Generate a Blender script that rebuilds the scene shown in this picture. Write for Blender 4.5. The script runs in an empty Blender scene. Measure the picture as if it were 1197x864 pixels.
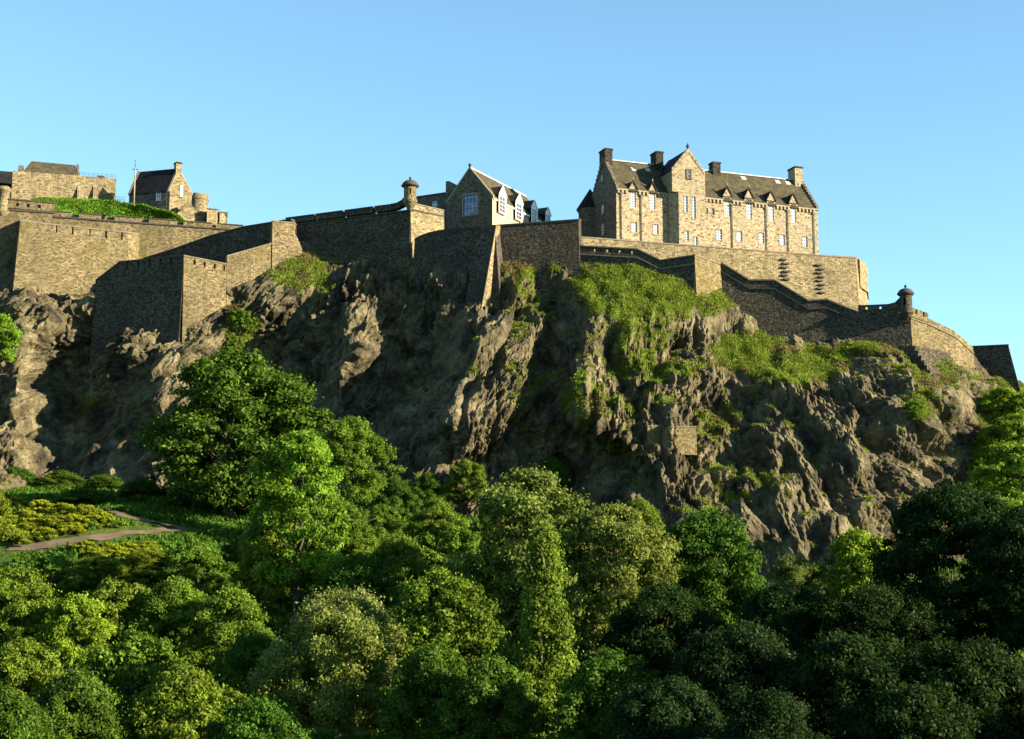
import bpy, math, random
import numpy as np
from mathutils import Vector

R = math.radians
C = bpy.context.scene.collection
random.seed(7)
rng = np.random.default_rng(11)

# ------------------------------------------------------------------ camera, sky, sun, exposure
F, W0, H0, HOR = 1960.0, 1197.0, 864.0, 760.0
PITCH = math.atan((HOR - H0 / 2) / F)
cam_d = bpy.data.cameras.new('camera')
cam_d.sensor_width = 36.0
cam_d.lens = 36.0 * F / W0
cam_d.clip_start = 0.5
cam_d.clip_end = 12000
cam = bpy.data.objects.new('camera', cam_d)
C.objects.link(cam)
cam.rotation_euler = (R(90) + PITCH, 0, 0)
bpy.context.scene.camera = cam

SUN_EL, SUN_FRONT = 18.0, 18.0        # elevation; degrees in front of straight right
sv = Vector((math.cos(R(SUN_EL)) * math.cos(R(SUN_FRONT)), -math.cos(R(SUN_EL)) * math.sin(R(SUN_FRONT)), math.sin(R(SUN_EL))))
sun_d = bpy.data.lights.new('sun', 'SUN')
sun_d.energy = 5.0
sun_d.angle = R(0.5)
sun_d.color = (1.0, 0.855, 0.62)
sun = bpy.data.objects.new('sun', sun_d)
C.objects.link(sun)
sun.rotation_euler = (-sv).to_track_quat('-Z', 'Y').to_euler()
world = bpy.data.worlds.new('World')
bpy.context.scene.world = world
world.use_nodes = True
wn = world.node_tree
wn.nodes.clear()
wo = wn.nodes.new('ShaderNodeOutputWorld')
wb = wn.nodes.new('ShaderNodeBackground')
ws = wn.nodes.new('ShaderNodeTexSky')
ws.sky_type = 'NISHITA'
ws.sun_disc = False
ws.sun_elevation = R(SUN_EL)
ws.sun_rotation = math.atan2(sv.x, sv.y)
ws.air_density = 0.6
ws.dust_density = 0.0
ws.ozone_density = 1.2
ws.altitude = 100
wb.inputs[1].default_value = 0.079
wt = wn.nodes.new('ShaderNodeMix')
wt.data_type = 'RGBA'
wt.blend_type = 'MULTIPLY'
wt.inputs[0].default_value = 1.0
wt.inputs[7].default_value = (0.92, 1.12, 0.98, 1)
wn.links.new(ws.outputs[0], wt.inputs[6])
wn.links.new(wt.outputs[2], wb.inputs[0])
wn.links.new(wb.outputs[0], wo.inputs[0])
vs = bpy.context.scene.view_settings
vs.view_transform = 'Standard'
vs.look = 'None'
vs.exposure = 2.25
vs.gamma = 1.0
vs.use_curve_mapping = False
bpy.context.scene.cycles.max_bounces = 6
bpy.context.scene.cycles.transparent_max_bounces = 4

# ------------------------------------------------------------------ measuring helpers
def ray(px, py):
    sp, cp = math.sin(PITCH), math.cos(PITCH)
    a, b = px - W0 / 2, H0 / 2 - py
    return Vector((a, F * cp - b * sp, F * sp + b * cp))
def P(px, py, D):
    d = ray(px, py)
    return d * (D / d.y)

# ------------------------------------------------------------------ numpy noise
def _hash(ix, iy, iz, seed=0):
    h = (ix.astype(np.int64) * 374761393 + iy.astype(np.int64) * 668265263 + iz.astype(np.int64) * 2147483647 + seed * 1274126177) & 0xFFFFFFFF
    h = ((h ^ (h >> 13)) * 1274126177) & 0xFFFFFFFF
    h = ((h ^ (h >> 16)) * 2246822519) & 0xFFFFFFFF
    h = h ^ (h >> 15)
    return (h & 0xFFFFFF) / float(0xFFFFFF)
def vnoise(x, y, z, seed=0):
    ix, iy, iz = np.floor(x), np.floor(y), np.floor(z)
    fx, fy, fz = x - ix, y - iy, z - iz
    fx, fy, fz = [f * f * f * (f * (f * 6 - 15) + 10) for f in (fx, fy, fz)]
    r = 0
    for a in (0, 1):
        for b in (0, 1):
            for c in (0, 1):
                w = (fx if a else 1 - fx) * (fy if b else 1 - fy) * (fz if c else 1 - fz)
                r = r + w * _hash(ix + a, iy + b, iz + c, seed)
    return r * 2 - 1
def fbm(x, y, z, oct=4, seed=0, lac=2.03, gain=0.5):
    s, a, t = 0, 1.0, 0
    for i in range(oct):
        s = s + a * vnoise(x, y, z, seed + i)
        t += a
        a *= gain
        x, y, z = x * lac + 3.1, y * lac + 1.7, z * lac + 5.3
    return s / t
def facets(u, v, seed, steep=2.4):
    """blocky fracture: the union of tilted, many sided blocks, one to a cell (continuous, sharp edged)"""
    iu, iv = np.floor(u), np.floor(v)
    z = np.zeros(u.shape)
    out = np.full(u.shape, -9.0)
    for a in (-1, 0, 1):
        for b in (-1, 0, 1):
            cu, cv = iu + a, iv + b
            H = lambda k: _hash(cu, cv, z, seed + k)
            du = u - (cu + 0.12 + 0.76 * H(0))
            dv = v - (cv + 0.12 + 0.76 * H(1))
            h = H(2) - 0.5
            top = h + du * (H(3) - 0.5) * 1.7 + dv * (H(4) - 0.5) * 1.7
            ang = H(5) * 6.283
            side = np.full(u.shape, -9.0)
            for k in range(5):
                an = ang + k * 1.2566 + (H(6 + k) - 0.5) * 0.8
                side = np.maximum(side, (du * np.cos(an) + dv * np.sin(an)) * (0.8 + 0.5 * H(12 + k)))
            out = np.maximum(out, np.minimum(top, h + 0.95 - steep * side))
    return np.maximum(out, -1.2), out

# ------------------------------------------------------------------ materials
def mat(name):
    m = bpy.data.materials.new(name)
    m.use_nodes = True
    nt = m.node_tree
    nt.nodes.clear()
    out = nt.nodes.new('ShaderNodeOutputMaterial')
    b = nt.nodes.new('ShaderNodeBsdfPrincipled')
    b.inputs['Roughness'].default_value = 0.9
    b.inputs['Specular IOR Level'].default_value = 0.06
    nt.links.new(b.outputs[0], out.inputs[0])
    return m, nt, b, out
def N(nt, t, **kw):
    n = nt.nodes.new(t)
    for k, v in kw.items():
        if k.startswith('i_'):
            n.inputs[k[2:]].default_value = v
        else:
            setattr(n, k, v)
    return n
def L(nt, a, b):
    nt.links.new(a, b)
def ramp(nt, stops, fac=None, mode='LINEAR'):
    r = nt.nodes.new('ShaderNodeValToRGB')
    r.color_ramp.interpolation = mode
    while len(r.color_ramp.elements) < len(stops):
        r.color_ramp.elements.new(0.5)
    for e, (p, c) in zip(r.color_ramp.elements, stops):
        e.position = p
        e.color = (c[0], c[1], c[2], 1) if not isinstance(c, (int, float)) else (c, c, c, 1)
    if fac is not None:
        nt.links.new(fac, r.inputs[0])
    return r
def mixc(nt, a, b, fac, mode='MIX'):
    m = nt.nodes.new('ShaderNodeMix')
    m.data_type = 'RGBA'
    m.blend_type = mode
    for sock, v in ((m.inputs[6], a), (m.inputs[7], b), (m.inputs[0], fac)):
        if hasattr(v, 'links') or hasattr(v, 'is_linked'):
            nt.links.new(v, sock)
        elif isinstance(v, tuple):
            sock.default_value = (v[0], v[1], v[2], 1)
        else:
            sock.default_value = v
    return m.outputs[2]

def masonry(name, lo, hi, dark, dark_frac, su=2.3, svv=4.2, stain=(0.06, 0.055, 0.045), stain_amt=0.6, bump=0.5, moss=None):
    m, nt, b, out = mat(name)
    uv = N(nt, 'ShaderNodeUVMap')
    mp = N(nt, 'ShaderNodeMapping')
    mp.inputs['Scale'].default_value = (su, svv, 1)
    L(nt, uv.outputs[0], mp.inputs[0])
    # rough courses: jitter the coordinates a little
    nz = N(nt, 'ShaderNodeTexNoise', i_Scale=0.7, i_Detail=2.0)
    L(nt, mp.outputs[0], nz.inputs['Vector'])
    add = N(nt, 'ShaderNodeMixRGB', blend_type='ADD')
    add.inputs[0].default_value = 0.35
    L(nt, mp.outputs[0], add.inputs[1])
    L(nt, nz.outputs['Color'], add.inputs[2])
    vo = N(nt, 'ShaderNodeTexVoronoi', i_Scale=1.0, i_Randomness=0.75)
    vo.voronoi_dimensions = '2D'
    L(nt, add.outputs[0], vo.inputs['Vector'])
    sep = N(nt, 'ShaderNodeSeparateColor')
    L(nt, vo.outputs['Color'], sep.inputs[0])
    r = ramp(nt, [(0.0, lo), (0.55, tuple((a + c) / 2 for a, c in zip(lo, hi))), (1.0, hi)], sep.outputs[0])
    dk = ramp(nt, [(0.0, 1.0), (dark_frac, 1.0), (dark_frac + 0.02, 0.0), (1.0, 0.0)], sep.outputs[1])
    dkm = N(nt, 'ShaderNodeMath', operation='MULTIPLY')
    L(nt, dk.outputs[0], dkm.inputs[0])
    dkm.inputs[1].default_value = 0.75
    c1 = mixc(nt, r.outputs[0], dark, dkm.outputs[0])
    ve = N(nt, 'ShaderNodeTexVoronoi', i_Scale=1.0, i_Randomness=0.75)
    ve.voronoi_dimensions = '2D'
    ve.feature = 'DISTANCE_TO_EDGE'
    L(nt, add.outputs[0], ve.inputs['Vector'])
    edge = ramp(nt, [(0.0, 0.0), (0.10, 1.0)], ve.outputs['Distance'])
    jo = ramp(nt, [(0.0, 0.62), (0.12, 1.0)], ve.outputs['Distance'])
    c1 = mixc(nt, c1, jo.outputs[0], 1.0, 'MULTIPLY')
    # weathering: broad blotches and vertical runs
    geo = N(nt, 'ShaderNodeNewGeometry')
    n2 = N(nt, 'ShaderNodeTexNoise', i_Scale=0.16, i_Detail=6.0, i_Roughness=0.65)
    L(nt, geo.outputs['Position'], n2.inputs['Vector'])
    mp3 = N(nt, 'ShaderNodeMapping')
    mp3.inputs['Scale'].default_value = (0.9, 0.9, 0.10)
    L(nt, geo.outputs['Position'], mp3.inputs[0])
    n3 = N(nt, 'ShaderNodeTexNoise', i_Scale=1.0, i_Detail=5.0, i_Roughness=0.6)
    L(nt, mp3.outputs[0], n3.inputs['Vector'])
    s2 = ramp(nt, [(0.42, 0.0), (0.68, 1.0)], n2.outputs['Fac'])
    s3 = ramp(nt, [(0.48, 0.0), (0.72, 1.0)], n3.outputs['Fac'])
    sm = N(nt, 'ShaderNodeMath', operation='MAXIMUM')
    L(nt, s2.outputs[0], sm.inputs[0])
    L(nt, s3.outputs[0], sm.inputs[1])
    sm2 = N(nt, 'ShaderNodeMath', operation='MULTIPLY')
    L(nt, sm.outputs[0], sm2.inputs[0])
    sm2.inputs[1].default_value = stain_amt
    c2 = mixc(nt, c1, stain, sm2.outputs[0])
    if moss:
        n4 = N(nt, 'ShaderNodeTexNoise', i_Scale=0.11, i_Detail=4.0)
        L(nt, geo.outputs['Position'], n4.inputs['Vector'])
        s4 = ramp(nt, [(0.55, 0.0), (0.75, 0.7)], n4.outputs['Fac'])
        c2 = mixc(nt, c2, moss, s4.outputs[0])
    L(nt, c2, b.inputs['Base Color'])
    nb = N(nt, 'ShaderNodeTexNoise', i_Scale=2.2, i_Detail=5.0)
    L(nt, geo.outputs['Position'], nb.inputs['Vector'])
    ad = N(nt, 'ShaderNodeMath', operation='ADD')
    L(nt, edge.outputs[0], ad.inputs[0])
    L(nt, nb.outputs['Fac'], ad.inputs[1])
    ad2 = N(nt, 'ShaderNodeMath', operation='ADD')
    L(nt, ad.outputs[0], ad2.inputs[0])
    L(nt, sep.outputs[2], ad2.inputs[1])
    bp = N(nt, 'ShaderNodeBump', i_Strength=bump, i_Distance=0.16)
    L(nt, ad2.outputs[0], bp.inputs['Height'])
    L(nt, bp.outputs[0], b.inputs['Normal'])
    return m

def plain(name, col, rough=0.8, var=0.25, scale=1.2, spec=0.25, metal=0.0, bump=0.0):
    m, nt, b, out = mat(name)
    geo = N(nt, 'ShaderNodeNewGeometry')
    n = N(nt, 'ShaderNodeTexNoise', i_Scale=scale, i_Detail=6.0, i_Roughness=0.65)
    L(nt, geo.outputs['Position'], n.inputs['Vector'])
    r = ramp(nt, [(0.25, tuple(c * (1 - var) for c in col)), (0.75, tuple(min(1, c * (1 + var)) for c in col))], n.outputs['Fac'])
    L(nt, r.outputs[0], b.inputs['Base Color'])
    b.inputs['Roughness'].default_value = rough
    b.inputs['Specular IOR Level'].default_value = spec
    b.inputs['Metallic'].default_value = metal
    if bump:
        bp = N(nt, 'ShaderNodeBump', i_Strength=bump, i_Distance=0.1)
        L(nt, n.outputs['Fac'], bp.inputs['Height'])
        L(nt, bp.outputs[0], b.inputs['Normal'])
    return m

def slate(name, col):
    m, nt, b, out = mat(name)
    uv = N(nt, 'ShaderNodeUVMap')
    br = N(nt, 'ShaderNodeTexBrick', i_Scale=1.0)
    br.inputs['Color1'].default_value = (*[c * 0.75 for c in col], 1)
    br.inputs['Color2'].default_value = (*[c * 1.2 for c in col], 1)
    br.inputs['Mortar'].default_value = (*[c * 0.35 for c in col], 1)
    br.inputs['Brick Width'].default_value = 0.45
    br.inputs['Row Height'].default_value = 0.3
    br.inputs['Mortar Size'].default_value = 0.025
    L(nt, uv.outputs[0], br.inputs['Vector'])
    geo = N(nt, 'ShaderNodeNewGeometry')
    n = N(nt, 'ShaderNodeTexNoise', i_Scale=0.8, i_Detail=5.0)
    L(nt, geo.outputs['Position'], n.inputs['Vector'])
    r = ramp(nt, [(0.3, 0.65), (0.7, 1.25)], n.outputs['Fac'])
    c = mixc(nt, br.outputs['Color'], r.outputs[0], 1.0, 'MULTIPLY')
    L(nt, c, b.inputs['Base Color'])
    b.inputs['Roughness'].default_value = 0.7
    bp = N(nt, 'ShaderNodeBump', i_Strength=0.5, i_Distance=0.04)
    L(nt, br.outputs['Fac'], bp.inputs['Height'])
    bp.invert = True
    L(nt, bp.outputs[0], b.inputs['Normal'])
    return m

M = {}
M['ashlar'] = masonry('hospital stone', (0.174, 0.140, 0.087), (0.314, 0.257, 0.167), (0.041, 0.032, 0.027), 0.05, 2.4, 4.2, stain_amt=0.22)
M['terrace'] = masonry('terrace stone', (0.114, 0.090, 0.049), (0.270, 0.217, 0.122), (0.041, 0.033, 0.027), 0.06, 2.0, 4.2, stain=(0.067, 0.057, 0.034), stain_amt=0.55)
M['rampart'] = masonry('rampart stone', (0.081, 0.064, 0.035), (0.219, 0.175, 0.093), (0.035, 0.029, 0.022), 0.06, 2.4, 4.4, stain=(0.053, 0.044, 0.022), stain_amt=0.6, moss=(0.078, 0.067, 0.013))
M['shaded_rampart'] = masonry('shade-darkened rampart stone', (0.039, 0.034, 0.026), (0.119, 0.105, 0.075), (0.019, 0.019, 0.016), 0.12, 2.6, 4.4, stain=(0.025, 0.021, 0.019), stain_amt=0.6, bump=1.0)  # darker copy of the rampart stone: shade of the unlit walls put into colour
M['sooty'] = masonry('soot black stone', (0.022, 0.019, 0.015), (0.06, 0.05, 0.036), (0.012, 0.011, 0.01), 0.15, 2.4, 4.2, stain=(0.012, 0.011, 0.01), stain_amt=0.5)
M['dark_stone'] = masonry('sooty and shaded stone', (0.068, 0.059, 0.046), (0.136, 0.118, 0.087), (0.031, 0.028, 0.025), 0.15, 2.2, 4.0, stain_amt=0.5)  # also serves as the shade-darkened stone of unlit building sides
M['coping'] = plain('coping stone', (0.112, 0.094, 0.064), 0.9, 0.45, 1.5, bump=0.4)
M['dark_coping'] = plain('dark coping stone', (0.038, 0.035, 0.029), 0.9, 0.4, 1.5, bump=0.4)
M['trim'] = plain('dressed stone', (0.198, 0.162, 0.106), 0.85, 0.35, 1.6, bump=0.3)
M['slate'] = slate('brown slate', (0.060, 0.052, 0.032))
M['dark_slate'] = slate('dark slate', (0.014, 0.015, 0.017))
M['lead'] = plain('pale lead flashing', (0.294, 0.294, 0.280), 0.5, 0.15)
M['white'] = plain('white painted timber', (0.624, 0.616, 0.584), 0.5, 0.06)
M['iron'] = plain('black cast iron', (0.02, 0.02, 0.022), 0.5, 0.3)
M['blue_frame'] = plain('dark blue window frame', (0.03, 0.045, 0.08), 0.5, 0.1)
M['harl'] = plain('cream render', (0.25, 0.21, 0.135), 0.85, 0.2, 0.8)
M['dark'] = plain('black void', (0.008, 0.008, 0.009), 1.0, 0.1)
M['bark'] = plain('bark', (0.048, 0.040, 0.030), 0.95, 0.5, 3.0, bump=0.6)
M['pale_bark'] = plain('pale bark', (0.30, 0.27, 0.21), 0.9, 0.5, 3.0, bump=0.4)
M['path'] = plain('trodden earth path', (0.075, 0.056, 0.036), 0.95, 0.4, 1.0, bump=0.5)
def glass(name, col):
    m, nt, b, out = mat(name)
    geo = N(nt, 'ShaderNodeNewGeometry')
    n = N(nt, 'ShaderNodeTexNoise', i_Scale=0.9, i_Detail=2.0)
    L(nt, geo.outputs['Position'], n.inputs['Vector'])
    r = ramp(nt, [(0.3, tuple(c * 0.6 for c in col)), (0.7, tuple(c * 1.3 for c in col))], n.outputs['Fac'])
    L(nt, r.outputs[0], b.inputs['Base Color'])
    b.inputs['Roughness'].default_value = 0.08
    b.inputs['Specular IOR Level'].default_value = 0.8
    return m
M['glass'] = glass('window glass', (0.10, 0.115, 0.14))
M['blue_glass'] = glass('glass with painted sky blue', (0.096, 0.144, 0.240))  # blue of the reflected sky painted into the pane colour
M['dark_glass'] = glass('dark window glass', (0.05, 0.06, 0.08))

def leafmat(name, c1, c2, trans=0.35):
    m = bpy.data.materials.new(name)
    m.use_nodes = True
    nt = m.node_tree
    nt.nodes.clear()
    out = N(nt, 'ShaderNodeOutputMaterial')
    d = N(nt, 'ShaderNodeBsdfPrincipled')
    d.inputs['Roughness'].default_value = 0.6
    d.inputs['Specular IOR Level'].default_value = 0.07
    t = N(nt, 'ShaderNodeBsdfTranslucent')
    g = N(nt, 'ShaderNodeNewGeometry')
    oi = N(nt, 'ShaderNodeObjectInfo')
    r = ramp(nt, [(0.0, c1), (1.0, c2)], g.outputs['Random Per Island'])
    # clump to clump drift of the tint
    n = N(nt, 'ShaderNodeTexNoise', i_Scale=0.35, i_Detail=2.0)
    L(nt, g.outputs['Position'], n.inputs['Vector'])
    v = ramp(nt, [(0.35, 0.7), (0.65, 1.3)], n.outputs['Fac'])
    c = mixc(nt, r.outputs[0], v.outputs[0], 1.0, 'MULTIPLY')
    hs = N(nt, 'ShaderNodeHueSaturation')
    mr = N(nt, 'ShaderNodeMapRange')
    mr.inputs[3].default_value = 0.485
    mr.inputs[4].default_value = 0.515
    L(nt, oi.outputs['Random'], mr.inputs[0])
    L(nt, mr.outputs[0], hs.inputs['Hue'])
    L(nt, c, hs.inputs['Color'])
    L(nt, hs.outputs[0], d.inputs['Base Color'])
    L(nt, hs.outputs[0], t.inputs['Color'])
    mx = N(nt, 'ShaderNodeMixShader')
    mx.inputs[0].default_value = trans
    L(nt, d.outputs[0], mx.inputs[1])
    L(nt, t.outputs[0], mx.inputs[2])
    L(nt, mx.outputs[0], out.inputs[0])
    return m
LF = {
    'deep': leafmat('deep green leaves', (0.029, 0.067, 0.007), (0.064, 0.122, 0.012)),
    'mid': leafmat('mid green leaves', (0.056, 0.101, 0.009), (0.108, 0.171, 0.015)),
    'lime': leafmat('yellow green leaves', (0.084, 0.147, 0.010), (0.155, 0.237, 0.018)),
    'birch': leafmat('birch leaves', (0.057, 0.108, 0.009), (0.109, 0.174, 0.017)),
    'ash': leafmat('pale ash leaves', (0.073, 0.113, 0.016), (0.138, 0.173, 0.032)),
    'olive': leafmat('olive leaves', (0.072, 0.110, 0.009), (0.130, 0.169, 0.014)),
    'blue': leafmat('bluish shade-darkened leaves', (0.010, 0.024, 0.005), (0.020, 0.038, 0.009)),  # bluish shrub colour, darkened further to carry the shade there
    'black': leafmat('shade-darkened leaves', (0.007, 0.020, 0.003), (0.018, 0.038, 0.006)),  # shade of the lower right put into the leaf colour
    'gorse': leafmat('yellow gorse flowers', (0.22, 0.26, 0.010), (0.40, 0.41, 0.018), 0.2),
    'may': leafmat('cream blossom', (0.204, 0.192, 0.102), (0.330, 0.300, 0.192), 0.2),
    'grass': leafmat('rough grass', (0.080, 0.120, 0.010), (0.160, 0.192, 0.024), 0.3),
    'dry': leafmat('dry grass', (0.084, 0.072, 0.021), (0.144, 0.120, 0.042), 0.2),
    'bright': leafmat('fresh bank grass', (0.076, 0.162, 0.010), (0.128, 0.230, 0.021), 0.3),
}

# ------------------------------------------------------------------ object helpers
ORG = {}
def thing(name, label, cat, loc, group=None):
    o = bpy.data.objects.new(name, None)
    o.empty_display_size = 0.5
    C.objects.link(o)
    o.location = loc
    o['label'] = label
    o['category'] = cat
    if group:
        o['group'] = group
    ORG[o.name] = Vector(loc)
    return o
def mesh_np(name, V, faces_flat, nper, material, uv=None):
    me = bpy.data.meshes.new(name)
    nf = len(faces_flat) // nper
    me.vertices.add(len(V))
    me.vertices.foreach_set('co', np.asarray(V, dtype=np.float32).ravel())
    me.loops.add(nf * nper)
    me.loops.foreach_set('vertex_index', np.asarray(faces_flat, dtype=np.int32))
    me.polygons.add(nf)
    me.polygons.foreach_set('loop_start', np.arange(0, nf * nper, nper, dtype=np.int32))
    me.update(calc_edges=True)
    me.validate()
    me.materials.append(material)
    return me
def link(name, me, parent=None):
    o = bpy.data.objects.new(name, me)
    C.objects.link(o)
    if parent is not None:
        o.parent = parent
        ORG[o.name] = ORG[parent.name]
    else:
        ORG[o.name] = Vector((0, 0, 0))
    return o

class MB:
    def __init__(self):
        self.v, self.f = [], []
    def poly(self, *pts):
        i = len(self.v)
        self.v += [Vector(p) for p in pts]
        self.f.append(tuple(range(i, i + len(pts))))
    def hexa(self, b, t):
        """b, t: four bottom and four top points, anticlockwise seen from above"""
        i = len(self.v)
        self.v += [Vector(p) for p in b] + [Vector(p) for p in t]
        q = i
        self.f += [(q + 3, q + 2, q + 1, q), (q + 4, q + 5, q + 6, q + 7)]
        for k in range(4):
            k2 = (k + 1) % 4
            self.f.append((q + k, q + k2, q + 4 + k2, q + 4 + k))
    def box(self, fr, s0, s1, t0, t1, z0, z1):
        p = lambda s, t, z: fr.w(s, t, z)
        # front is t1
        self.hexa([p(s0, t1, z0), p(s1, t1, z0), p(s1, t0, z0), p(s0, t0, z0)], [p(s0, t1, z1), p(s1, t1, z1), p(s1, t0, z1), p(s0, t0, z1)])
    def prism(self, pts, off):
        """pts: planar outline; off: thickness vector"""
        n = len(pts)
        i = len(self.v)
        off = Vector(off)
        self.v += [Vector(p) for p in pts] + [Vector(p) + off for p in pts]
        self.f.append(tuple(range(i, i + n)))
        self.f.append(tuple(range(i + 2 * n - 1, i + n - 1, -1)))
        for k in range(n):
            k2 = (k + 1) % n
            self.f.append((i + k, i + n + k, i + n + k2, i + k2))
    def lathe(self, c, prof, seg=24, a0=0, a1=None):
        i = len(self.v)
        for r, z in prof:
            for k in range(seg):
                a = 2 * math.pi * k / seg
                self.v.append(Vector((c[0] + r * math.cos(a), c[1] + r * math.sin(a), z)))
        for j in range(len(prof) - 1):
            for k in range(seg):
                k2 = (k + 1) % seg
                self.f.append((i + j * seg + k, i + j * seg + k2, i + (j + 1) * seg + k2, i + (j + 1) * seg + k))
    def tube(self, pts, rads, seg=7):
        i = len(self.v)
        n = len(pts)
        for j, (p, r) in enumerate(zip(pts, rads)):
            p = Vector(p)
            d = (Vector(pts[min(j + 1, n - 1)]) - Vector(pts[max(j - 1, 0)])).normalized()
            a = d.orthogonal().normalized() if abs(d.z) < 0.9 else d.cross(Vector((0.1, 1, 0))).normalized()
            b = d.cross(a)
            for k in range(seg):
                an = 2 * math.pi * k / seg
                self.v.append(p + a * (r * math.cos(an)) + b * (r * math.sin(an)))
        for j in range(n - 1):
            for k in range(seg):
                k2 = (k + 1) % seg
                self.f.append((i + j * seg + k, i + j * seg + k2, i + (j + 1) * seg + k2, i + (j + 1) * seg + k))
        self.f.append(tuple(i + k for k in range(seg))[::-1])
        self.f.append(tuple(i + (n - 1) * seg + k for k in range(seg)))
    def build(self, name, material, parent=None, smooth=False):
        org = ORG[parent.name] if parent is not None else Vector((0, 0, 0))
        me = bpy.data.meshes.new(name)
        me.from_pydata([tuple(v - org) for v in self.v], [], self.f)
        me.materials.append(material)
        uvl = me.uv_layers.new(name='UVMap')
        for p in me.polygons:
            n = p.normal
            if abs(n.z) > 0.98:
                tu, tv = Vector((1, 0, 0)), Vector((0, 1, 0))
            else:
                tu = Vector((-n.y, n.x, 0)).normalized()
                tv = n.cross(tu)
            for li in p.loop_indices:
                co = self.v[me.loops[li].vertex_index]
                uvl.data[li].uv = (co.dot(tu), co.dot(tv))
            p.use_smooth = smooth
        return link(name, me, parent)

class Frame:
    def __init__(self, o, u):
        self.o = Vector((o[0], o[1], 0))
        self.u = Vector((u[0], u[1], 0)).normalized()
        self.n = Vector((self.u.y, -self.u.x, 0))       # towards the viewer for a left to right wall
    def w(self, s, t, z):
        p = self.o + self.u * s + self.n * t
        return Vector((p.x, p.y, z))
    def hit(self, px, py, t=0.0):
        d = ray(px, py)
        k = (t + self.o.dot(self.n)) / (d.x * self.n.x + d.y * self.n.y)
        q = d * k
        return (Vector((q.x, q.y, 0)) - self.o).dot(self.u), q.z
    def hits(self, px, py, s=0.0):
        """where the ray meets the plane of constant s: returns t, z"""
        d = ray(px, py)
        k = (s + self.o.dot(self.u)) / (d.x * self.u.x + d.y * self.u.y)
        q = d * k
        return (Vector((q.x, q.y, 0)) - self.o).dot(self.n), q.z

class Line:
    """top line of a wall through (px, py, D) nodes"""
    def __init__(self, nodes):
        self.px = [n[0] for n in nodes]
        self.p = [P(*n) for n in nodes]
        xy = [Vector((p.x, p.y, 0)) for p in self.p]
        self.xy = xy
        self.s = [0.0]
        for a, b in zip(xy, xy[1:]):
            self.s.append(self.s[-1] + (b - a).length)
        ns = [Vector(((b - a).y, -(b - a).x, 0)).normalized() for a, b in zip(xy, xy[1:])]
        self.ns = ns
        self.m = []
        for i in range(len(xy)):
            if i == 0:
                self.m.append(ns[0])
            elif i == len(xy) - 1:
                self.m.append(ns[-1])
            else:
                h = ns[i - 1] + ns[i]
                h.normalize()
                self.m.append(h / max(0.35, h.dot(ns[i])))
    def sp(self, px):
        return float(np.interp(px, self.px, self.s)) if self.px[0] < self.px[-1] else float(np.interp(-px, [-p for p in self.px], self.s))
    def at(self, s, seg):
        a, b = self.s[seg], self.s[seg + 1]
        t = (s - a) / (b - a) if b > a else 0
        xy = self.xy[seg].lerp(self.xy[seg + 1], t)
        z = self.p[seg].z * (1 - t) + self.p[seg + 1].z * t
        if t < 1e-6:
            m = self.m[seg]
        elif t > 1 - 1e-6:
            m = self.m[seg + 1]
        else:
            m = self.ns[seg]
        return xy, z, m
    def strip(self, mb, s0=None, s1=None, h0=0.0, h1=None, zb=None, front=0.0, back=-1.2, batter=0.0):
        s0 = 0.0 if s0 is None else s0
        s1 = self.s[-1] if s1 is None else s1
        for i in range(len(self.s) - 1):
            a, b = max(s0, self.s[i]), min(s1, self.s[i + 1])
            if b - a < 1e-4:
                continue
            A, za, ma = self.at(a, i)
            B, zB, mb_ = self.at(b, i)
            def col(xy, z, m):
                zt = z - h0
                z0 = zb if zb is not None else z - h1
                ft = xy + m * (front + batter * h0)
                fb = xy + m * (front + batter * (z - z0))
                bk = xy + m * back
                return Vector((ft.x, ft.y, zt)), Vector((fb.x, fb.y, z0)), Vector((bk.x, bk.y, zt)), Vector((bk.x, bk.y, z0))
            fta, fba, bta, bba = col(A, za, ma)
            ftb, fbb, btb, bbb = col(B, zB, mb_)
            mb.hexa([fba, fbb, bbb, bba], [fta, ftb, btb, bta])
    def slotted(self, mb, slots, h_top, h_bot, front=0.0, back=-1.0, batter=0.0, lintel=0.0):
        """parapet between h_top and h_bot pierced at (px0, px1) slots; lintel: depth of stone over the slots"""
        cur = 0.0
        for a, b in slots:
            sa, sb = self.sp(a), self.sp(b)
            self.strip(mb, cur, sa, h_top, h_bot, front=front, back=back, batter=batter)
            if lintel:
                self.strip(mb, sa, sb, h_top, h_top + lintel, front=front, back=back, batter=batter)
            cur = sb
        self.strip(mb, cur, None, h_top, h_bot, front=front, back=back, batter=batter)

def struct(o):
    o['kind'] = 'structure'
    return o

# ------------------------------------------------------------------ ground: garden, slope below the rock, out to the horizon
GD = [-4000, -12, 8, 40, 70, 110, 150, 180, 200, 230, 262, 300, 420, 900, 9000]
GZ = [-1.7, -1.7, -1.9, -9.5, -13.5, -12.5, -7.0, 1.0, 8.0, 17.0, 24.0, 24.0, 4.0, -10, -10]
def ground_z(x, y):
    x = np.asarray(x, dtype=float)
    y = np.asarray(y, dtype=float)
    z = np.interp(y, GD, GZ)
    mid = np.clip((y - 60) / 60, 0, 1) * np.clip((330 - y) / 40, 0, 1)
    left = np.clip((-x - 20) / 30, 0, 1)
    z = z + mid * (left * (1.5 + 3.8 * np.clip((y - 150) / 35, 0, 1) * np.clip((252 - y) / 40, 0, 1)) - 7.0 * np.clip((x - 5) / 22, 0, 1) + 0.9 * fbm(x / 14, y / 14, x * 0, 3, 5) + 0.35 * fbm(x / 3, y / 3, x * 0, 2, 9))
    return z
def gz(x, y):
    return float(ground_z(np.array([x]), np.array([y]))[0])
def ghit(px, py, d0=60, d1=262):
    last = None
    for D in np.arange(d0, d1, 0.5):
        p = P(px, py, D)
        if p.z <= gz(p.x, D):
            return p
    return P(px, py, d1)

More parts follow.
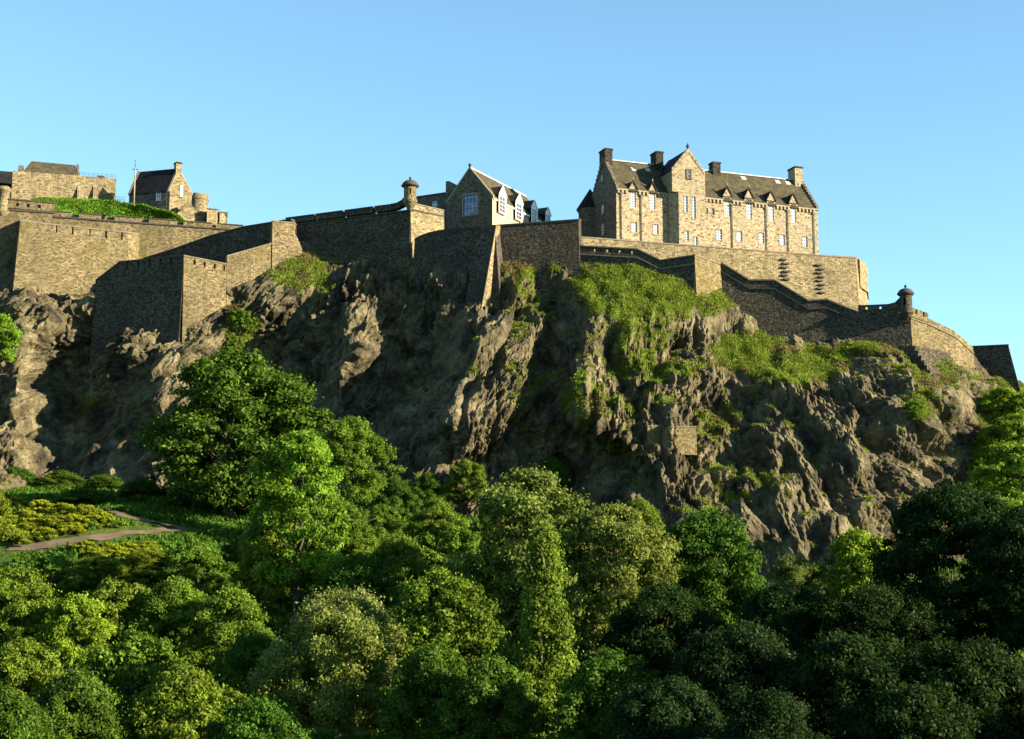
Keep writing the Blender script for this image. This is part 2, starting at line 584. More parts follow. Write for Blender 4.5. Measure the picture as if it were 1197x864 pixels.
def axis(fine0, fine1, step, far0, far1):
    a = list(np.arange(fine0, fine1 + 0.01, step))
    l, s = [], step
    x = fine0
    while x > far0:
        s *= 1.35
        x -= s
        l.append(x)
    r, s = [], step
    x = fine1
    while x < far1:
        s *= 1.35
        x += s
        r.append(x)
    return np.array(l[::-1] + a + r)
def grid_mesh(name, X, Y, Z, material):
    h, w = X.shape
    V = np.stack([X, Y, Z], -1).reshape(-1, 3)
    i = np.arange(h * w).reshape(h, w)
    f = np.stack([i[:-1, :-1], i[:-1, 1:], i[1:, 1:], i[1:, :-1]], -1).reshape(-1)
    return mesh_np(name, V, f, 4, material)

def ground_material():
    m, nt, b, out = mat('rough garden turf')
    g = N(nt, 'ShaderNodeNewGeometry')
    n = N(nt, 'ShaderNodeTexNoise', i_Scale=0.25, i_Detail=8.0, i_Roughness=0.7)
    L(nt, g.outputs['Position'], n.inputs['Vector'])
    r = ramp(nt, [(0.3, (0.015, 0.03, 0.005)), (0.5, (0.035, 0.06, 0.008)), (0.7, (0.055, 0.062, 0.016))], n.outputs['Fac'])
    L(nt, r.outputs[0], b.inputs['Base Color'])
    bp = N(nt, 'ShaderNodeBump', i_Strength=0.8, i_Distance=0.4)
    n2 = N(nt, 'ShaderNodeTexNoise', i_Scale=1.6, i_Detail=6.0)
    L(nt, g.outputs['Position'], n2.inputs['Vector'])
    L(nt, n2.outputs['Fac'], bp.inputs['Height'])
    L(nt, bp.outputs[0], b.inputs['Normal'])
    return m
gx = axis(-110, 120, 1.6, -5000, 5000)
gy = axis(70, 275, 1.6, -3000, 8000)
GX, GY = np.meshgrid(gx, gy)
struct(link('ground', grid_mesh('ground', GX, GY, ground_z(GX, GY), ground_material())))

# path: two limbs of a trodden path on the slope at the left
def path_strip(pix, wid):
    pts = [ghit(*p, d0=150) for p in pix]
    fine = []
    for a, b in zip(pts, pts[1:]):
        for k in range(8):
            fine.append(a.lerp(b, k / 8))
    fine.append(pts[-1])
    V, f = [], []
    for i, p in enumerate(fine):
        for j in range(5):
            y = p.y + (j / 4 - 0.5) * wid * (1 + 0.15 * math.sin(i * 1.7))
            V.append((p.x, y, gz(p.x, y) + 0.12))
    for i in range(len(fine) - 1):
        for j in range(4):
            a = i * 5 + j
            f += [a, a + 5, a + 6, a + 1]
    return V, f
V1, f1 = path_strip([(10, 643), (60, 638), (120, 630), (170, 624), (215, 620)], 2.1)
V2, f2 = path_strip([(215, 618), (180, 611), (140, 604), (90, 597)], 1.5)
f2 = [i + len(V1) for i in f2]
struct(link('path', mesh_np('path', V1 + V2, f1 + f2, 4, M['path'])))

# ------------------------------------------------------------------ the rock
def rock_material():
    m, nt, b, out = mat('cliff basalt')
    g = N(nt, 'ShaderNodeNewGeometry')
    n = N(nt, 'ShaderNodeTexNoise', i_Scale=0.22, i_Detail=9.0, i_Roughness=0.7)
    L(nt, g.outputs['Position'], n.inputs['Vector'])
    r = ramp(nt, [(0.28, (0.012, 0.0115, 0.011)), (0.43, (0.042, 0.036, 0.025)), (0.56, (0.102, 0.086, 0.050)), (0.73, (0.225, 0.190, 0.112))], n.outputs['Fac'])
    n2 = N(nt, 'ShaderNodeTexNoise', i_Scale=1.8, i_Detail=8.0, i_Roughness=0.75)
    L(nt, g.outputs['Position'], n2.inputs['Vector'])
    v2 = ramp(nt, [(0.3, 0.45), (0.5, 1.0), (0.72, 1.5)], n2.outputs['Fac'])
    c = mixc(nt, r.outputs[0], v2.outputs[0], 1.0, 'MULTIPLY')
    # lichen
    n3 = N(nt, 'ShaderNodeTexNoise', i_Scale=0.5, i_Detail=7.0, i_Roughness=0.7)
    mp = N(nt, 'ShaderNodeMapping')
    mp.inputs['Location'].default_value = (13, 5, 7)
    L(nt, g.outputs['Position'], mp.inputs[0])
    L(nt, mp.outputs[0], n3.inputs['Vector'])
    l3 = ramp(nt, [(0.52, 0.0), (0.68, 0.65)], n3.outputs['Fac'])
    c = mixc(nt, c, (0.085, 0.075, 0.022), l3.outputs[0])
    at = N(nt, 'ShaderNodeAttribute', attribute_name='veg')
    gcol = ramp(nt, [(0.3, (0.04, 0.065, 0.008)), (0.55, (0.075, 0.10, 0.013)), (0.75, (0.10, 0.095, 0.025))], n2.outputs['Fac'])
    c = mixc(nt, c, gcol.outputs[0], at.outputs['Fac'])
    L(nt, c, b.inputs['Base Color'])
    bp = N(nt, 'ShaderNodeBump', i_Strength=1.0, i_Distance=0.4)
    n4 = N(nt, 'ShaderNodeTexNoise', i_Scale=2.5, i_Detail=8.0, i_Roughness=0.7)
    L(nt, g.outputs['Position'], n4.inputs['Vector'])
    L(nt, n4.outputs['Fac'], bp.inputs['Height'])
    L(nt, bp.outputs[0], b.inputs['Normal'])
    return m

# columns of the rock: ridges and gullies from the foot of the walls down to the slope, each (px, py, D) x 10
COLS = [
    [(-260, 270, 305), (-260, 310, 303), (-260, 350, 296), (-260, 390, 288), (-260, 440, 281), (-260, 490, 272), (-260, 540, 262), (-260, 590, 250), (-260, 640, 240), (-260, 720, 228)],
    [(-90, 270, 303), (-90, 310, 301), (-80, 350, 293), (-70, 390, 285), (-60, 440, 276), (-60, 490, 268), (-60, 540, 258), (-60, 590, 248), (-60, 640, 238), (-60, 720, 227)],
    [(-14, 280, 301), (-12, 310, 298), (-10, 350, 291), (-8, 390, 286), (-12, 440, 279), (-10, 490, 270), (-10, 540, 260), (-10, 590, 249), (-10, 640, 239), (-10, 720, 227)],
    [(24, 300, 292), (23, 330, 289), (20, 352, 285.5), (26, 390, 280), (18, 440, 273), (15, 490, 267), (15, 540, 259), (15, 590, 249), (15, 640, 239), (15, 720, 227)],
    [(88, 310, 296), (88, 335, 293), (86, 358, 290), (93, 390, 285.5), (72, 440, 280), (80, 490, 271), (80, 540, 261), (80, 590, 250), (80, 640, 239), (80, 720, 227)],
    [(150, 320, 289), (150, 350, 285), (152, 372, 280.5), (160, 396, 276.5), (176, 440, 270), (190, 490, 263), (195, 540, 257), (195, 590, 248), (195, 640, 238), (195, 720, 226)],
    [(218, 320, 285), (218, 350, 282), (216, 378, 277.5), (214, 398, 277), (222, 440, 271), (232, 490, 263), (235, 540, 257), (235, 590, 247), (235, 640, 237), (235, 720, 226)],
    [(352, 280, 292), (350, 296, 287.5), (302, 332, 283.5), (268, 376, 281), (262, 440, 276), (265, 490, 268), (270, 540, 260), (270, 590, 249), (270, 640, 239), (270, 720, 227)],
    [(395, 288, 294), (395, 305, 288.5), (372, 340, 285.5), (326, 390, 284), (300, 440, 279), (300, 490, 270), (300, 540, 261), (300, 590, 249), (300, 640, 239), (300, 720, 227)],
    [(440, 288, 290), (440, 305, 284.5), (432, 340, 277.5), (428, 390, 271), (405, 440, 266), (388, 490, 259.5), (372, 540, 252), (370, 590, 244), (370, 640, 236), (370, 720, 226)],
    [(466, 288, 288), (466, 305, 283), (460, 340, 279), (458, 390, 274.5), (448, 440, 270), (434, 490, 263.5), (405, 540, 255), (405, 590, 246), (400, 640, 237), (400, 720, 226)],
    [(515, 285, 285), (515, 310, 279.5), (512, 345, 275.5), (506, 390, 270), (494, 440, 264.5), (480, 490, 258), (470, 540, 250), (465, 590, 243), (465, 640, 235), (465, 720, 225)],
    [(576, 285, 278), (572, 318, 274.5), (565, 358, 268.5), (556, 396, 263.5), (540, 440, 258), (530, 490, 252), (530, 540, 246), (525, 590, 240), (525, 640, 234), (525, 720, 225)],
    [(604, 285, 279), (602, 314, 274.5), (600, 350, 270.5), (596, 396, 266), (590, 440, 260.5), (588, 490, 254.5), (590, 540, 248), (590, 590, 242), (590, 640, 235), (590, 720, 225)],
    [(655, 290, 277), (655, 318, 274), (646, 350, 274), (642, 396, 270), (640, 440, 265), (648, 490, 258), (655, 540, 251), (655, 590, 243), (655, 640, 235), (655, 720, 225)],
    [(690, 295, 277), (690, 316, 272), (692, 345, 264.5), (690, 392, 257), (686, 440, 251), (684, 490, 247), (764, 535, 240.5), (790, 590, 234), (800, 640, 229), (800, 720, 222)],
    [(735, 300, 275), (735, 320, 269.5), (735, 345, 265), (732, 392, 258.5), (730, 440, 252.5), (728, 490, 247.2), (782, 535, 241), (808, 590, 235), (815, 640, 230), (815, 720, 222)],
    [(790, 310, 273), (790, 330, 268), (788, 352, 265.5), (780, 396, 261), (772, 440, 254), (764, 490, 247.2), (806, 535, 242), (830, 590, 236), (835, 640, 231), (835, 720, 223)],
    [(843, 330, 277), (842, 352, 272), (846, 372, 270), (850, 402, 267.5), (845, 440, 261.5), (838, 490, 253.5), (850, 540, 246), (862, 590, 240), (862, 640, 234), (862, 720, 224)],
    [(900, 385, 275), (900, 405, 270), (900, 415, 268), (900, 428, 264), (900, 455, 257.5), (898, 500, 251), (902, 545, 244.5), (905, 590, 238.5), (900, 640, 232.5), (900, 720, 223)],
    [(960, 390, 273), (960, 408, 268), (962, 418, 266.5), (960, 430, 262.5), (958, 455, 257), (955, 500, 250), (955, 545, 243.5), (955, 590, 237.5), (945, 640, 232), (940, 720, 223)],
    [(1010, 390, 271), (1010, 408, 266.5), (1012, 420, 265.5), (1010, 434, 262), (1004, 460, 256.5), (1000, 500, 249.5), (1000, 545, 243.5), (995, 590, 238), (980, 640, 232), (970, 720, 223)],
    [(1066, 395, 270), (1075, 418, 265), (1085, 436, 259.5), (1090, 450, 257), (1088, 470, 254.5), (1080, 505, 250.5), (1074, 545, 246.5), (1062, 590, 241.5), (1040, 640, 236), (1030, 720, 226)],
    [(1120, 405, 279), (1120, 422, 272.5), (1128, 434, 268.5), (1136, 448, 265), (1142, 470, 261.5), (1136, 505, 258), (1122, 545, 253.5), (1104, 590, 248), (1090, 640, 241), (1080, 720, 230)],
    [(1140, 418, 281), (1143, 432, 277), (1150, 442, 273), (1158, 455, 270), (1166, 475, 267), (1158, 510, 263), (1148, 545, 258), (1132, 590, 251.5), (1125, 640, 243), (1120, 720, 231)],
    [(1200, 452, 284), (1200, 458, 281), (1200, 464, 278.5), (1200, 472, 276), (1200, 490, 271), (1200, 515, 265), (1200, 545, 259), (1200, 590, 251), (1200, 640, 242), (1200, 720, 230)],
    [(1420, 480, 300), (1420, 486, 297), (1420, 494, 293), (1420, 505, 289), (1420, 520, 283), (1420, 540, 276), (1420, 560, 268), (1420, 590, 256), (1420, 640, 244), (1420, 720, 231)],
]
cage = np.array(COLS, dtype=float)                       # cols x rows x 3
nc, nr = cage.shape[:2]
for (ci, rows, dD) in ((4, (4, 5, 6), 6), (4, (2,), -2), (4, (3,), -1.5), (5, (4, 5, 6), -2), (9, (3, 4, 5), -2), (10, (3, 4, 5), 2.5), (11, (3, 4, 5), 2.5), (12, (3, 4, 5), -6), (12, (2,), -1.5), (14, (3, 4, 5), -3), (14, (6, 7), 3), (13, (3, 4, 5), -5), (15, (3, 4), 1.0), (16, (3, 4), 0.5), (7, (2, 3), -2.5), (8, (2, 3), -3.5), (8, (1,), -1), (8, (4, 5), 1), (13, (2, 3), -1.5)):
    for j in rows:
        cage[ci, j, 2] += dD
for j, k in enumerate((1.0, 1.0, 1.03, 1.12, 1.45, 1.6, 1.55, 1.45, 1.2, 1.0)):   # deepen the gullies below the walls
    mD = cage[3:24, j, 2].mean()
    wcol = np.clip(1 - (cage[:, j, 0] - 1060) / 90, 0, 1) * np.clip(0.45 + (cage[:, j, 0] - 260) / 200, 0.45, 1)
    cage[:, j, 2] += (cage[:, j, 2] - mD) * (k - 1) * wcol
def resample(A, n_of):
    out = []
    for i in range(A.shape[0] - 1):
        n = n_of(i)
        for k in range(n):
            out.append(A[i] * (1 - k / n) + A[i + 1] * (k / n))
    out.append(A[-1])
    return np.array(out)
STEP = 1.15
g1 = resample(cage, lambda i: max(2, int(round(np.max(np.abs(cage[i + 1, :, 0] - cage[i, :, 0])) / (STEP if -1 < i < 40 and cage[i, 2, 0] > -60 and cage[i, 2, 0] < 1190 else 5)))))
g2 = resample(np.swapaxes(g1, 0, 1), lambda j: max(3, int(round(np.max(cage[:, j + 1, 1] - cage[:, j, 1]) / (1.2 if j < 8 else 5)))))
def blur(A, k, ax):
    w = np.ones(2 * k + 1) / (2 * k + 1)
    pad = [(0, 0)] * A.ndim
    pad[ax] = (k, k)
    B = np.pad(A, pad, mode='edge')
    cs = np.cumsum(B, axis=ax)
    cs = np.concatenate([np.zeros_like(np.take(cs, [0], ax)), cs], ax)
    n = A.shape[ax]
    return (np.take(cs, np.arange(2 * k + 1, 2 * k + 1 + n), ax) - np.take(cs, np.arange(n), ax)) / (2 * k + 1)
GPX, GPY, GDp = g2[..., 0], g2[..., 1], g2[..., 2]
for ax, k in ((1, 4), (0, 7), (1, 3), (0, 5)):
    GPX, GPY, GDp = blur(GPX, k, ax), blur(GPY, k, ax), blur(GDp, k, ax)
sp_, cp_ = math.sin(PITCH), math.cos(PITCH)
def unproj(px, py, D):
    a, b = px - W0 / 2, H0 / 2 - py
    dy = F * cp_ - b * sp_
    return a * D / dy, D, (F * sp_ + b * cp_) * D / dy
RX, RY, RZ = unproj(GPX, GPY, GDp)
# fracture: coordinates that lean with the dip of the joints (down to the right on the right half, steeper on the left)
dip = np.interp(GPX, [0, 350, 600, 760, 1000, 1200], [-0.2, -0.4, -0.2, 0.1, 0.4, 0.25])
wx = 0.9 * fbm(RX / 8, RY / 8, RZ / 8, 2, 21)
wz = 0.9 * fbm(RX / 8, RY / 8, RZ / 8, 2, 31)
ua = RX + dip * RZ + wx
va = RZ * 1.0 + wz - 0.25 * RX
big = fbm(ua / 10, RY / 30, va / 16, 3, 41)
h0_, c0_ = facets(ua / 11.0, va / 13.0, 47, 1.9)
h1_, c1_ = facets(ua / 5.4 + 0.25 * h0_, va / 6.8, 51, 2.0)
h2_, c2_ = facets(ua / 2.4 + 0.35 * h1_, va / 3.1 + 0.2 * h1_, 61, 1.9)
h3_, c3_ = facets(ua / 1.15 + 0.3 * h2_, va / 1.5, 71)
h4_, c4_ = facets(ua / 0.55, va / 0.7, 75)
brk = np.clip(0.7 + 1.6 * fbm(RX / 9, RY / 9, RZ / 9, 3, 111), 0.15, 1.5)   # sound slabs here, shattered rock there
disp = 0.8 * big + 3.4 * h0_ + 3.3 * h1_ + 1.5 * h2_ * (0.45 + 0.55 * brk) + (0.75 * h3_ * (0.3 + 0.7 * brk) + 0.36 * h4_ * (0.4 + 0.6 * brk)) * np.interp(GPX, [420, 680], [1.75, 1.1]) + 0.35 * h2_ * np.interp(GPX, [420, 680], [1, 0])
disp = disp - np.median(disp) + np.interp(GPX, [240, 420], [-0.6, 0.0]) * np.clip((470 - GPY) / 60, 0, 1)
fx0 = np.gradient(RY, axis=1) / (np.gradient(RX, axis=1) + 1e-6)
disp = disp * np.clip(1.0 + 0.3 * (fx0 + 0.4), 0.82, 1.0)
rough = np.interp(GPX, [-100, 60, 300, 560, 760, 1000, 1200], [1.0, 1.1, 1.1, 1.1, 1.1, 1.15, 0.6])
disp = disp * rough
# quiet at the very top (foot of the walls) and on the hillside at the far right
topf = np.clip((np.arange(RX.shape[0]) / RX.shape[0] - 0.04) / 0.12, 0.4, 1)[:, None]
hill = 1 - 0.8 * np.clip((GPX - 1150 + (GPY - 470) * 0.28) / 25, 0, 1)
smooth_veg = np.zeros_like(RX)
for cx, cy, rx, ry in ((735, 338, 75, 40), (790, 345, 60, 36), (872, 412, 52, 28), (955, 425, 44, 22), (345, 322, 50, 30)):
    smooth_veg = np.maximum(smooth_veg, np.clip(1.4 - np.hypot((GPX - cx) / rx, (GPY - cy) / ry), 0, 0.72))
disp = disp * topf * hill * (1 - smooth_veg)
# towards the camera and a little upward/along the sheet normal
ex, ez = np.gradient(RX, axis=1), np.gradient(RZ, axis=1)
ty = np.gradient(RY, axis=1)
T1 = np.stack([ex, ty, ez], -1)
T2 = np.stack([np.gradient(RX, axis=0), np.gradient(RY, axis=0), np.gradient(RZ, axis=0)], -1)
NN = np.cross(T1, T2)
NN /= np.linalg.norm(NN, axis=-1, keepdims=True) + 1e-9
NN *= np.where(NN[..., 1:2] > 0, -1, 1)
NN = NN * 0.45 + np.array([0, -0.55, 0])
RX, RY, RZ = RX + NN[..., 0] * disp, RY + NN[..., 1] * disp, RZ + NN[..., 2] * disp
cl_me = grid_mesh('cliff', RX, RY, RZ, rock_material())
cl_me.shade_flat()
# vegetation mask: ledges and the places where grass grows
def ell(px, py, cx, cy, rx, ry):
    return np.clip(1.25 - np.hypot((px - cx) / rx, (py - cy) / ry), 0, 1)
VEG = [(735, 338, 60, 34, 1.5), (790, 345, 45, 30, 1.2), (740, 400, 55, 40, 0.55), (690, 470, 28, 30, 0.7), (790, 430, 45, 14, 0.8), (740, 470, 40, 12, 0.6), (872, 412, 42, 24, 1.4), (955, 425, 36, 20, 0.9), (915, 440, 40, 20, 0.5),
       (615, 318, 42, 16, 0.8), (620, 350, 35, 50, 0.3), (345, 325, 45, 30, 0.45), (284, 385, 22, 42, 0.9), (840, 488, 30, 18, 0.7), (1075, 478, 24, 24, 0.6), (1185, 520, 40, 75, 1.5), (610, 450, 60, 30, 0.25),
       (550, 420, 30, 20, 0.4), (860, 560, 40, 30, 0.35), (100, 470, 80, 14, 0.35), (1010, 412, 45, 9, 0.9), (825, 352, 30, 22, 0.9), (350, 322, 48, 30, 0.8), (60, 580, 120, 25, 0.3), (190, 590, 70, 30, 0.3), (480, 575, 60, 18, 0.5), (1090, 440, 50, 18, 0.45), (760, 560, 30, 15, 0.2)]
NX = np.gradient(RX, axis=1)
T1 = np.stack([np.gradient(RX, axis=1), np.gradient(RY, axis=1), np.gradient(RZ, axis=1)], -1)
T2 = np.stack([np.gradient(RX, axis=0), np.gradient(RY, axis=0), np.gradient(RZ, axis=0)], -1)
NS = np.cross(T1, T2)
NS /= np.linalg.norm(NS, axis=-1, keepdims=True) + 1e-9
NS *= np.where(NS[..., 2:3] < 0, -1, 1)
upn = NS[..., 2]
veg = np.zeros_like(RX)
for cx, cy, rx, ry, a in VEG:
    veg = np.maximum(veg, a * ell(GPX, GPY, cx, cy, rx, ry))
vegn = fbm(RX / 3, RY / 3, RZ / 3, 4, 101)
veg = veg + np.where(GPX > 590, 0.31, 0.17)
veg = np.clip((veg * (0.35 + 1.1 * blur(blur(upn, 2, 0), 2, 1)) + 0.35 * vegn + 0.4 * fbm(RX / 1.1, RY / 1.1, RZ / 1.1, 2, 131) - 0.46) / 0.22, 0, 1)
at = cl_me.attributes.new('veg', 'FLOAT', 'POINT')
at.data.foreach_set('value', veg.astype(np.float32).ravel())
struct(link('cliff', cl_me))
def rock_D(px, py, r=5):
    """depth of the rock surface seen at a photo pixel (nearest of a small neighbourhood)"""
    m = (np.abs(GPX - px) < r) & (np.abs(GPY - py) < r)
    return float(np.median(RY[m])) if m.any() else float(GDp.flat[np.argmin((GPX - px) ** 2 + (GPY - py) ** 2)])

# grass tufts on the ledges
def blades(pts, nrm, hgt, wid, per, lean=0.5, seed=0):
    r = np.random.default_rng(seed)
    n = len(pts)
    b = np.repeat(pts, per, 0) + r.normal(0, 0.22, (n * per, 3)) * np.array([1, 1, 0.3])
    h = hgt * r.uniform(0.5, 1.3, (n * per, 1))
    d = np.array([0, 0, 1.0]) + r.normal(0, lean, (n * per, 3)) + np.array([0.0, -0.25, 0])
    d /= np.linalg.norm(d, axis=1, keepdims=True)
    side = np.cross(d, r.normal(0, 1, (n * per, 3)))
    side /= np.linalg.norm(side, axis=1, keepdims=True) + 1e-9
    w = wid * r.uniform(0.6, 1.3, (n * per, 1))
    mid = b + d * h * 0.55
    tip = b + d * h + np.array([0, 0, -1]) * h * 0.12 + side * 0
    V = np.stack([b - d * 0.1, mid + side * w, tip, mid - side * w], 1).reshape(-1, 3)
    return V, np.arange(len(V))
idx = np.argwhere((veg > 0.45) & (GPX > -20) & (GPX < 1215) & (GPY < 640))
pick = rng.choice(len(idx), size=min(52000, len(idx)), replace=False)
sel = idx[pick]
pts = np.stack([RX[sel[:, 0], sel[:, 1]], RY[sel[:, 0], sel[:, 1]], RZ[sel[:, 0], sel[:, 1]]], -1)
gp = GPX[sel[:, 0], sel[:, 1]]
vsel = veg[sel[:, 0], sel[:, 1]]
dry = (vnoise(pts[:, 0] / 4, pts[:, 1] / 4, pts[:, 2] / 4, 7) > 0.45) | (vsel < 0.6)
for nm, mask, mt, hh in (('grass', ~dry, LF['grass'], 0.28), ('dry_grass', dry, LF['dry'], 0.26)):
    V, f = blades(pts[mask], None, hh, 0.06, 6, 0.4, 3)
    o = link(nm, mesh_np(nm, V, f, 4, mt))
    o['kind'] = 'stuff'
    o['label'] = 'green grass tufts growing on the ledges of the crag' if nm == 'grass' else 'dry straw coloured grass on the ledges of the crag'
    o['category'] = 'grass'

# ------------------------------------------------------------------ castle: ramparts
def wall_thing(name, label, ln, cat='castle wall'):
    p = ln.p[0]
    return thing(name, label, cat, (p.x, p.y, p.z - 10))
def zat(px, py, D):
    return P(px, py, D).z

# half-height battery wall at the far left, with the turret stump and three loops
bl = Line([(-70, 240, 292.5), (5, 243.8, 295), (64, 247.5, 297.2)])
t = wall_thing('battery_wall', 'sunlit battery wall at the far left with three small loops below the slate roofed block', bl)
mb = MB(); bl.strip(mb, 0, None, 0.35, None, zb=zat(60, 330, 297), batter=0.04); mb.build('wall', M['rampart'], t)
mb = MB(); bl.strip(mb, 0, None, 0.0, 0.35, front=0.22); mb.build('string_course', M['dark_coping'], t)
bp_ = Line([(-70, 226, 292.5), (-20, 231, 294.1), (12, 232, 295.3), (64, 236.5, 297.2)])
mb = MB(); bp_.strip(mb, 0, None, 0.25, 0.75, back=-1.0)
bp_.slotted(mb, [(19, 22.5), (31.5, 35), (44.5, 48)], 0.75, 1.35, back=-1.0); bp_.strip(mb, 0, None, 1.35, 1.75, back=-1.0); bp_.strip(mb, 0, None, 0.7, 1.4, front=-0.6, back=-1.0)
mb.build('parapet', M['rampart'], t)
mb = MB(); bp_.strip(mb, 0, None, 0, 0.25, front=0.15, back=-1.1); mb.build('coping', M['dark_coping'], t)
q = P(3, 240, 295.2)
mb = MB(); mb.lathe((q.x, q.y + 0.4), [(0.0, zat(3, 216, 295)), (0.9, zat(3, 217.5, 295)), (1.25, zat(3, 220, 295)), (1.35, zat(3, 222, 295)), (1.05, zat(3, 223, 295)), (1.0, zat(3, 243, 295)), (1.35, zat(3, 246, 295)), (1.3, zat(3, 249, 295)), (0.4, zat(3, 256, 295))], 20)
mb.build('turret', M['terrace'], t, True)

# long gun battery wall with embrasures
dl = Line([(63, 246.5, 297.2), (285, 263, 304)])
t = wall_thing('battery_wall', 'long battery wall with gun embrasures running below the green grass bank', dl)
mb = MB(); dl.strip(mb, 0, None, 1.25, None, zb=zat(200, 345, 300), batter=0.04); mb.build('wall', M['rampart'], t)
mb = MB(); dl.strip(mb, 0, None, 1.0, 1.25, front=0.25); mb.build('string_course', M['dark_coping'], t)
emb = [(83, 92), (124, 133), (165, 173), (206.5, 213.5), (247, 253)]
cur = 0.0
for a, b in emb + [(284.5, 285)]:
    sa, sb = dl.sp(a), dl.sp(b)
    mb = MB(); dl.strip(mb, cur, sa, 0.16, 1.0, back=-1.6); mb.build('merlon', M['rampart'], t)
    mb = MB(); dl.strip(mb, cur, sa, 0.0, 0.16, front=0.12, back=-1.7); mb.build('coping', M['dark_coping'], t)
    cur = sb
for a, b in emb:
    sa, sb = dl.sp(a), dl.sp(b)
    mb = MB(); dl.strip(mb, sa, sb, 0.85, 1.0, front=0.1, back=-1.6)
    dl.strip(mb, sa + 0.12, sb - 0.12, 0.22, 0.85, front=-0.75, back=-1.5); mb.build('embrasure_block', M['iron'], t)

# tall bastion below the battery
el = Line([(21.5, 258, 301), (24, 257.5, 287), (150, 271, 294.3), (159, 272.5, 296), (163, 273, 301)])
t = wall_thing('bastion', 'tall sunlit bastion at the left rising straight from the rock, slits along its top', el, 'bastion')
mb = MB(); el.slotted(mb, [(65, 66.6), (83.5, 85.6), (104, 105.6), (122.5, 125), (141.5, 143.6)], 0.25, 1.6, back=-1.2, batter=0.055); el.strip(mb, 0.4, el.s[-1] - 0.3, 0.25, 1.7, front=-0.5, back=-1.2)
el.strip(mb, 0, None, 1.6, None, zb=zat(60, 420, 284), batter=0.055, back=-2)
mb.build('wall', M['rampart'], t)
mb = MB(); el.strip(mb, 0, None, 0, 0.25, front=0.08, back=-1.4, batter=0.055); mb.build('coping', M['coping'], t)
mb = MB(); k0 = el.s[1]; el.strip(mb, el.sp(30), el.sp(150), 1.75, 1.9, front=0.05, back=0, batter=0.055); mb.build('string_course', M['coping'], t)

# shaded curtain wall climbing behind the forward bastion
gl = Line([(160, 304, 300.8), (205, 290, 298.0), (245, 275.5, 295.6), (285, 264.5, 293.0), (341, 255.5, 289.6)])
t = wall_thing('curtain_wall', 'shaded curtain wall climbing rightward between the battery and the forward bastion', gl)
mb = MB(); gl.strip(mb, 0, None, 0.25, None, zb=zat(250, 340, 297)); mb.build('wall', M['shaded_rampart'], t)
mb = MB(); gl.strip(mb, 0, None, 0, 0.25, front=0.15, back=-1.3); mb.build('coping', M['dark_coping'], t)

# forward bastion: shaded left face, sunlit right face stepping up to a tall end
hl = Line([(112, 327, 285.2), (140, 305.5, 283.3), (215, 298, 279)])
ha = Line([(215, 298, 279), (265.5, 308, 282.2)])
hb = Line([(265.5, 298.5, 282.2), (318.5, 283.5, 285.4)])
hc = Line([(318.5, 257.5, 285.4), (344, 260, 287), (346, 262, 291.5)])
hd = Line([(344, 270, 287.05), (353, 290, 287.8)])
t = wall_thing('bastion', 'forward bastion with one black shaded face and one sunlit face stepping up', hl, 'bastion')
hz = zat(215, 430, 276)
mb = MB(); hl.slotted(mb, [(148.5, 150.5), (161.5, 163.5), (174, 176), (187, 189), (199.5, 201.5)], 0.25, 1.5, batter=0.05, back=-0.9)
hl.strip(mb, 0, None, 1.5, None, zb=hz, batter=0.05); mb.build('shaded_face', M['shaded_rampart'], t)
mb = MB(); hl.strip(mb, 0, None, 0, 0.25, front=0.12, back=-1.3, batter=0.05); mb.build('coping', M['dark_coping'], t)
mb = MB(); ha.slotted(mb, [(226.3, 228.6), (238, 240.3), (250, 252.3), (261.2, 263.2)], 0.25, 1.35, batter=0.05, back=-0.9, lintel=0.25); ha.strip(mb, 0.3, None, 0.4, 1.4, front=-0.5, back=-0.9)
ha.strip(mb, 0, None, 1.35, None, zb=hz, batter=0.05)
hb.strip(mb, 0, None, 0.22, None, zb=hz, batter=0.05)
hc.strip(mb, 0, None, 0.22, None, zb=hz, batter=0.05)
hd.strip(mb, 0, None, 0.0, None, zb=hz, batter=0.05)
mb.build('sunlit_face', M['rampart'], t)
mb = MB()
for l_ in (ha, hb, hc):
    l_.strip(mb, 0, None, 0, 0.23, front=0.1, back=-1.3, batter=0.05)
mb.build('coping', M['coping'], t)

# high shaded wall with merlons and the left sentry turret
il = Line([(338, 263, 294.4), (480, 245, 283)])
ir = Line([(480, 245, 283), (519, 252, 288.6)])
t = wall_thing('curtain_wall', 'high shaded curtain wall with broad merlons ending at the left domed sentry turret', il)
iz = zat(440, 345, 280)
mb = MB(); il.strip(mb, 0, None, 0.22, None, zb=iz, batter=0.04); mb.build('shaded_face', M['shaded_rampart'], t)
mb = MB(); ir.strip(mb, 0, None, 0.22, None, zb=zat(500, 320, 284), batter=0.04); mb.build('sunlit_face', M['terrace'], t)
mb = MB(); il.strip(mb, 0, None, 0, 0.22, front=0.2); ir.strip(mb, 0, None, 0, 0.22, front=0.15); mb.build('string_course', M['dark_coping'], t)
ip = Line([(334, 254.5, 294.7), (437, 241, 286.4), (455, 238.8, 285), (464, 237, 284.3), (470, 233.5, 283.8), (476, 226, 283.3)])
cur = 0.0
for a, b in [(367.6, 369.6), (401, 403.6), (435.6, 438), (475.9, 476)]:
    sa, sb = ip.sp(a), ip.sp(b)
    n0 = MB()
    def hbelow(px):
        return float(np.interp(px, [338, 480], [263, 245]))
    # merlon body down to the string course
    ip.strip(n0, cur, sa, 0.2, 1.15 if a < 440 else 1.1, back=-1.1); n0.build('merlon', M['shaded_rampart'], t)
    n0 = MB(); ip.strip(n0, cur, sa, 0, 0.2, front=0.1, back=-1.2); n0.build('coping', M['dark_coping'], t)
    cur = sb
irp = Line([(480, 236.5, 283), (519, 245.5, 288.6)])
